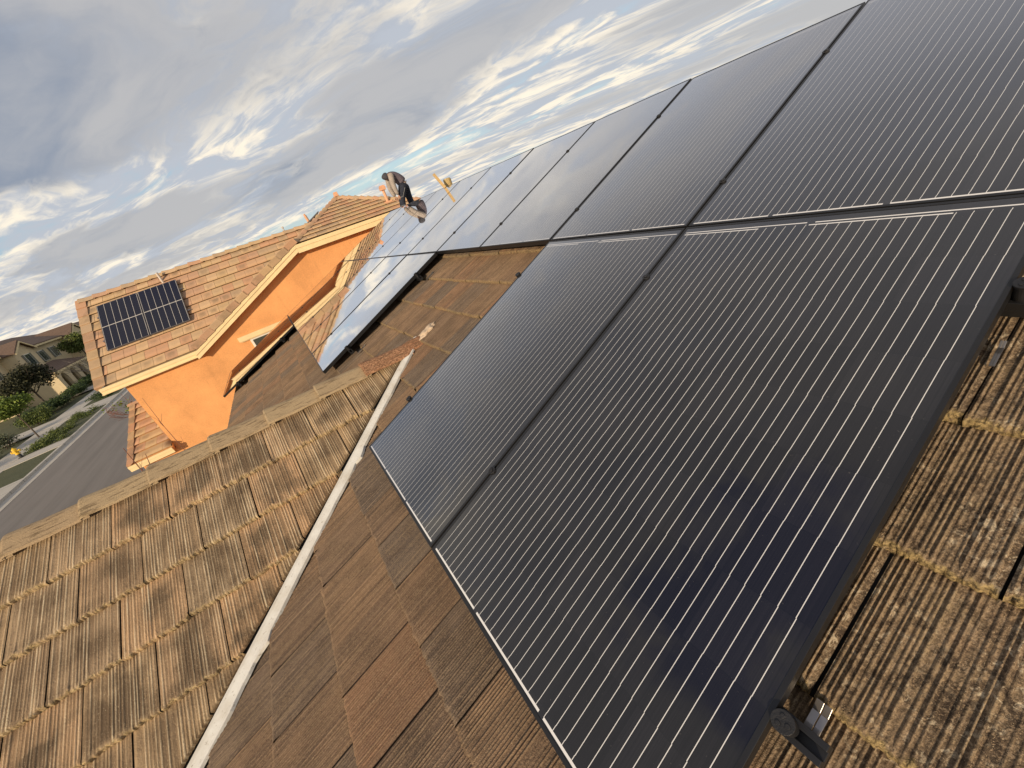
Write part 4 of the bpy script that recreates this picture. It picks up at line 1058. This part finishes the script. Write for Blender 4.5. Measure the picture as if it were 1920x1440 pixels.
shrub('shrub', 'dark low bush at the left edge behind the yellow hydrant', (-25.8, 42.8, GZ), 1.6, 1.1, ML_dark, 5000, .12, 27)
shrub('shrub', 'fine green bush behind the yellow hydrant', (-24.9, 39.0, GZ), 1.3, .9, ML_green, 4500, .09, 28)
def cover(name, x0, x1, y0, y1, n_, size, mat, seed, hmax=.35):
    R = np.random.RandomState(seed); bl = []
    for k in range(26): bl.append(((R.uniform(x0, x1), R.uniform(y0, y1), GZ+.2), (.45, .7, hmax), 1))
    o = leaves(name, bl, n_, size, mat, None, seed); tag(o, kind='stuff'); return o
tag(cover('ground_cover', -21.6, -19.3, 39.5, 48.0, 9000, .10, ML_olive, 31), 'low green ground cover in the kerbside bed near the hydrant', 'ground cover')
tag(cover('ground_cover', -22.4, -19.9, 53.0, 65.0, 7000, .13, ML_dark, 32), 'low dark green ground cover in the kerbside bed farther along the street', 'ground cover')

# hydrant
hy = thing('fire_hydrant', 'yellow fire hydrant standing on the kerb at the left edge', 'fire hydrant', Matrix.Translation((-22.0+.35, 39.2, GZ+.14)))
M_yel = simple('yellow hydrant paint', (.78, .50, .03), .45); M_hb = simple('dark hydrant base', (.03, .03, .03), .7)
mb = MB(); mb.tube([(0,0,0), (0,0,.05), (0,0,.051), (0,0,.34)], [.19, .19, .10, .10], 16); mb.build('base', M_hb, hy)
mb = MB(); mb.tube([(0,0,.34),(0,0,.38),(0,0,.381),(0,0,.68),(0,0,.69),(0,0,.72),(0,0,.80),(0,0,.83)], [.15,.15,.115,.115,.15,.15,.09,.03], 18); mb.tube([(0,0,.83),(0,0,.88)], [.03,.03], 6); mb.build('barrel', M_yel, hy)
for d_ in ((1,0,0),(-1,0,0),(0,-1,0)):
    d_ = Vector(d_); mb = MB(); mb.tube([Vector((0,0,.55))+d_*.1, Vector((0,0,.55))+d_*.2, Vector((0,0,.55))+d_*.201, Vector((0,0,.55))+d_*.25], [.07,.07,.085,.085], 12); mb.build('nozzle', M_yel, hy)
# bare twigs rising beside the house
def bare(name, label, base, tips, seed, mat=M_red, r=.03):
    root = thing(name, label, 'tree', Matrix.Translation(base)); R = np.random.RandomState(seed); mb = MB(); B = Vector(base)
    for tp in tips:
        T = Vector(tp)-B; h = T.length; nseg = 9; pts = []; side = Vector((R.normal(), R.normal(), 0))*.18
        for i in range(nseg+1):
            t = i/nseg; pts.append(T*t + side*math.sin(t*math.pi) + Vector((R.normal(), R.normal(), 0))*.02*t)
        pts[-1] = T
        mb.tube(pts, [r*(1-t/nseg*.86) for t in range(nseg+1)], 6)
        for i in range(4, nseg):
            for q in range(1):
                branches(mb, pts[i], Vector((R.normal()*.6, R.normal()*.6, .9)).normalized(), .005, .30*(1-.25*i/nseg), 1, R, .5, 2, .2, .0018)
    mb.build('trunk', mat, root); return root
bare('bare_tree', 'leafless reddish twigs rising behind the ridge tiles in front of the street', (-4.9, 6.3, GZ), [(-4.36, 5.95, -1.12), (-4.25, 6.05, -1.35)], 41)
bare('bare_tree', 'thin leafless stem in front of the orange wall', (-4.6, 7.7, GZ), [(-4.22, 7.33, -.80)], 42, r=.018)
sh = thing('shrub', 'small green leafy bush peeking out past the left corner of the orange wall', 'shrub', Matrix.Translation((-7.45, 16.5, GZ))); mb = MB(); R_ = np.random.RandomState(8)
mb.tube([(0,0,0), (.1,0,2), (.1,.03,3.6)], [.04, .03, .014], 6)
for dv in ((-.6,-.2,.5), (-.4,-.3,.2), (.1,-.2,.7), (-.7,0,.3)): branches(mb, Vector((.1,.03,3.4)), Vector(dv).normalized(), .010, .5, 2, R_, .4, 3, .1, .004)
mb.build('stem', M_red, sh); leaves('foliage', [((.1,.04,3.72), (.2,.2,.26), 4), ((-.2,.0,4.0), (.4,.2,.15), 1)], 260, .085, ML_green, sh, 44)

# ================================================================= HOUSE ACROSS THE STREET
fh = thing('cream_house', 'cream stucco two-storey house with arched porch and brown tile roof across the street', 'house', Matrix.Translation((-33, 80, GZ)))
def L3(x, y, z): return (x+33, y-80, z-GZ)
mb = MB()
mb.box(L3(-48, 72, GZ), L3(-34.8, 108, 1.0))
mb.box(L3(-34.8, 77.4, GZ), L3(-33.2, 82.9, .8)); mb.prism([L3(-34.8, 77.4, .8), L3(-34.8, 82.9, .8), L3(-34.8, 80.15, 2.05)], (1.6, 0, 0))
mb.box(L3(-34.8, 97, GZ), L3(-33.0, 103, .9)); mb.prism([L3(-34.8, 97, .9), L3(-34.8, 103, .9), L3(-34.8, 100, 2.3)], (1.8, 0, 0))
mb.build('wall', M_cream, fh)
def roofslab(mb, pts, th=.18):
    mb.prism([L3(*p) for p in pts], (0, 0, th))
mb = MB()
x0_, x1_, y0_, y1_, ez_, rz_ = -48.6, -34.2, 71.2, 108.8, 1.0, 3.2
xm = (x0_+x1_)/2
roofslab(mb, [(x1_, y0_, ez_), (x1_, y1_, ez_), (xm, y1_-7, rz_), (xm, y0_+7, rz_)])
roofslab(mb, [(x0_, y0_, ez_), (xm, y0_+7, rz_), (xm, y1_-7, rz_), (x0_, y1_, ez_)])
roofslab(mb, [(x0_, y0_, ez_), (x1_, y0_, ez_), (xm, y0_+7, rz_)]); roofslab(mb, [(x0_, y1_, ez_), (xm, y1_-7, rz_), (x1_, y1_, ez_)])
for (ya, yb_, ze, zp) in ((77.1, 83.2, .72, 2.15), (96.6, 103.4, .8, 2.4)):
    ym = (ya+yb_)/2
    roofslab(mb, [(-32.8, ya, ze), (-32.8, ym, zp), (-38, ym, zp), (-38, ya, ze)]); roofslab(mb, [(-32.8, yb_, ze), (-38, yb_, ze), (-38, ym, zp), (-32.8, ym, zp)])
roofslab(mb, [(-30.2, 74.6, -3.0), (-30.2, 86.5, -3.0), (-33.4, 86.0, -1.9), (-33.4, 75.4, -1.9)])
mb.build('roof', M_far_tile, fh)
mb = MB(); 
mb.box(L3(-34.25, 71.2, ez_-.22), L3(-34.12, 77, ez_+.02)); mb.box(L3(-34.25, 83.3, ez_-.22), L3(-34.12, 96.5, ez_+.02)); mb.box(L3(-30.2, 74.6, -3.2), L3(-30.1, 86.5, -2.95))
for (ya, yb_, ze, zp) in ((77.1, 83.2, .72, 2.15), (96.6, 103.4, .8, 2.4)):
    ym = (ya+yb_)/2
    for (p, q) in (((ya, ze), (ym, zp)), ((yb_, ze), (ym, zp))): mb.hexa([L3(-32.78, p[0], p[1]-.2), L3(-32.7, p[0], p[1]-.2), L3(-32.7, q[0], q[1]-.2), L3(-32.78, q[0], q[1]-.2), L3(-32.78, p[0], p[1]), L3(-32.7, p[0], p[1]), L3(-32.7, q[0], q[1]), L3(-32.78, q[0], q[1])])
mb.build('fascia', M_trim, fh)
# porch front with three arches
mb = MB(); px_ = -30.8
def arch_wall(y0, y1, zt, zb, holes, x, th=.4):
    # vertical slices, opening height from a semicircle
    n_ = 120
    for i in range(n_):
        ya = y0+(y1-y0)*i/n_; yb2 = y0+(y1-y0)*(i+1)/n_; ym = (ya+yb2)/2; lo = zb
        for (c, r, sp) in holes:
            if abs(ym-c) < r: lo = sp + math.sqrt(max(0, r*r-(ym-c)**2))
        mb.box(L3(x, ya, lo), L3(x+th, yb2, zt))
arch_wall(75, 86, -3.15, GZ, [(77.0, .95, -4.35), (80.2, .95, -4.35), (83.4, .95, -4.35)], px_)
mb.box(L3(-34.8, 75, GZ), L3(px_, 75.3, -3.15)); mb.box(L3(-34.8, 85.7, GZ), L3(px_, 86, -3.15))
mb.build('porch', M_cream, fh)
def win(y0, y1, z0, z1, x, shut=True):
    f = MB(); f.box(L3(x, y0, z0), L3(x+.08, y1, z1)); fo = f.build('window', M_white, fh)
    g = MB(); g.box(L3(x+.06, y0+.08, z0+.08), L3(x+.095, (y0+y1)/2-.03, z1-.08)); g.box(L3(x+.06, (y0+y1)/2+.03, z0+.08), L3(x+.095, y1-.08, z1-.08)); g.build('pane', M_window, fo)
    if shut:
        for (a, b) in ((y0-.55, y0-.05), (y1+.05, y1+.55)):
            s_ = MB(); s_.box(L3(x, a, z0), L3(x+.06, b, z1)); s_.build('shutter', simple('grey green shutter', (.16, .16, .12), .7), fo)
win(79.4, 80.9, -1.4, .3, -33.2); win(73.4, 75.2, -1.6, .2, -34.8); win(87.5, 89.0, -1.6, .1, -34.8); win(91.5, 93.0, -1.6, .1, -34.8); win(99.2, 100.8, -1.6, .2, -33.0); win(78, 80, -5.2, -3.6, -34.8, False)
# further houses down the street
def far_house(label, x, y, w_, d_, h_, rh):
    r = thing('distant_house', label, 'house', Matrix.Translation((x, y, GZ)), 'houses farther down the street')
    m = MB(); m.box((-w_/2, -d_/2, 0), (w_/2, d_/2, h_)); m.build('wall', M_cream, r)
    m = MB(); a, b = w_/2+.5, d_/2+.5; k = min(a, b)*.75
    for pts in ([(a,-b,h_),(a,b,h_),(0,b-k,h_+rh),(0,-b+k,h_+rh)], [(-a,-b,h_),(0,-b+k,h_+rh),(0,b-k,h_+rh),(-a,b,h_)], [(-a,-b,h_),(a,-b,h_),(0,-b+k,h_+rh)], [(-a,b,h_),(0,b-k,h_+rh),(a,b,h_)]): m.prism(pts, (0,0,.2))
    m.build('roof', M_far_tile, r)
    for yy in (-d_*.3, 0, d_*.3):
        f = MB(); f.box((w_/2, yy-.7, h_-2.4), (w_/2+.06, yy+.7, h_-.9)); fo = f.build('window', M_white, r); g = MB(); g.box((w_/2+.04, yy-.6, h_-2.3), (w_/2+.08, yy+.6, h_-1.0)); g.build('pane', M_window, fo)
far_house('dark-roofed house just beyond the cream house down the street', -42, 128, 14, 22, 6.6, 2.2)
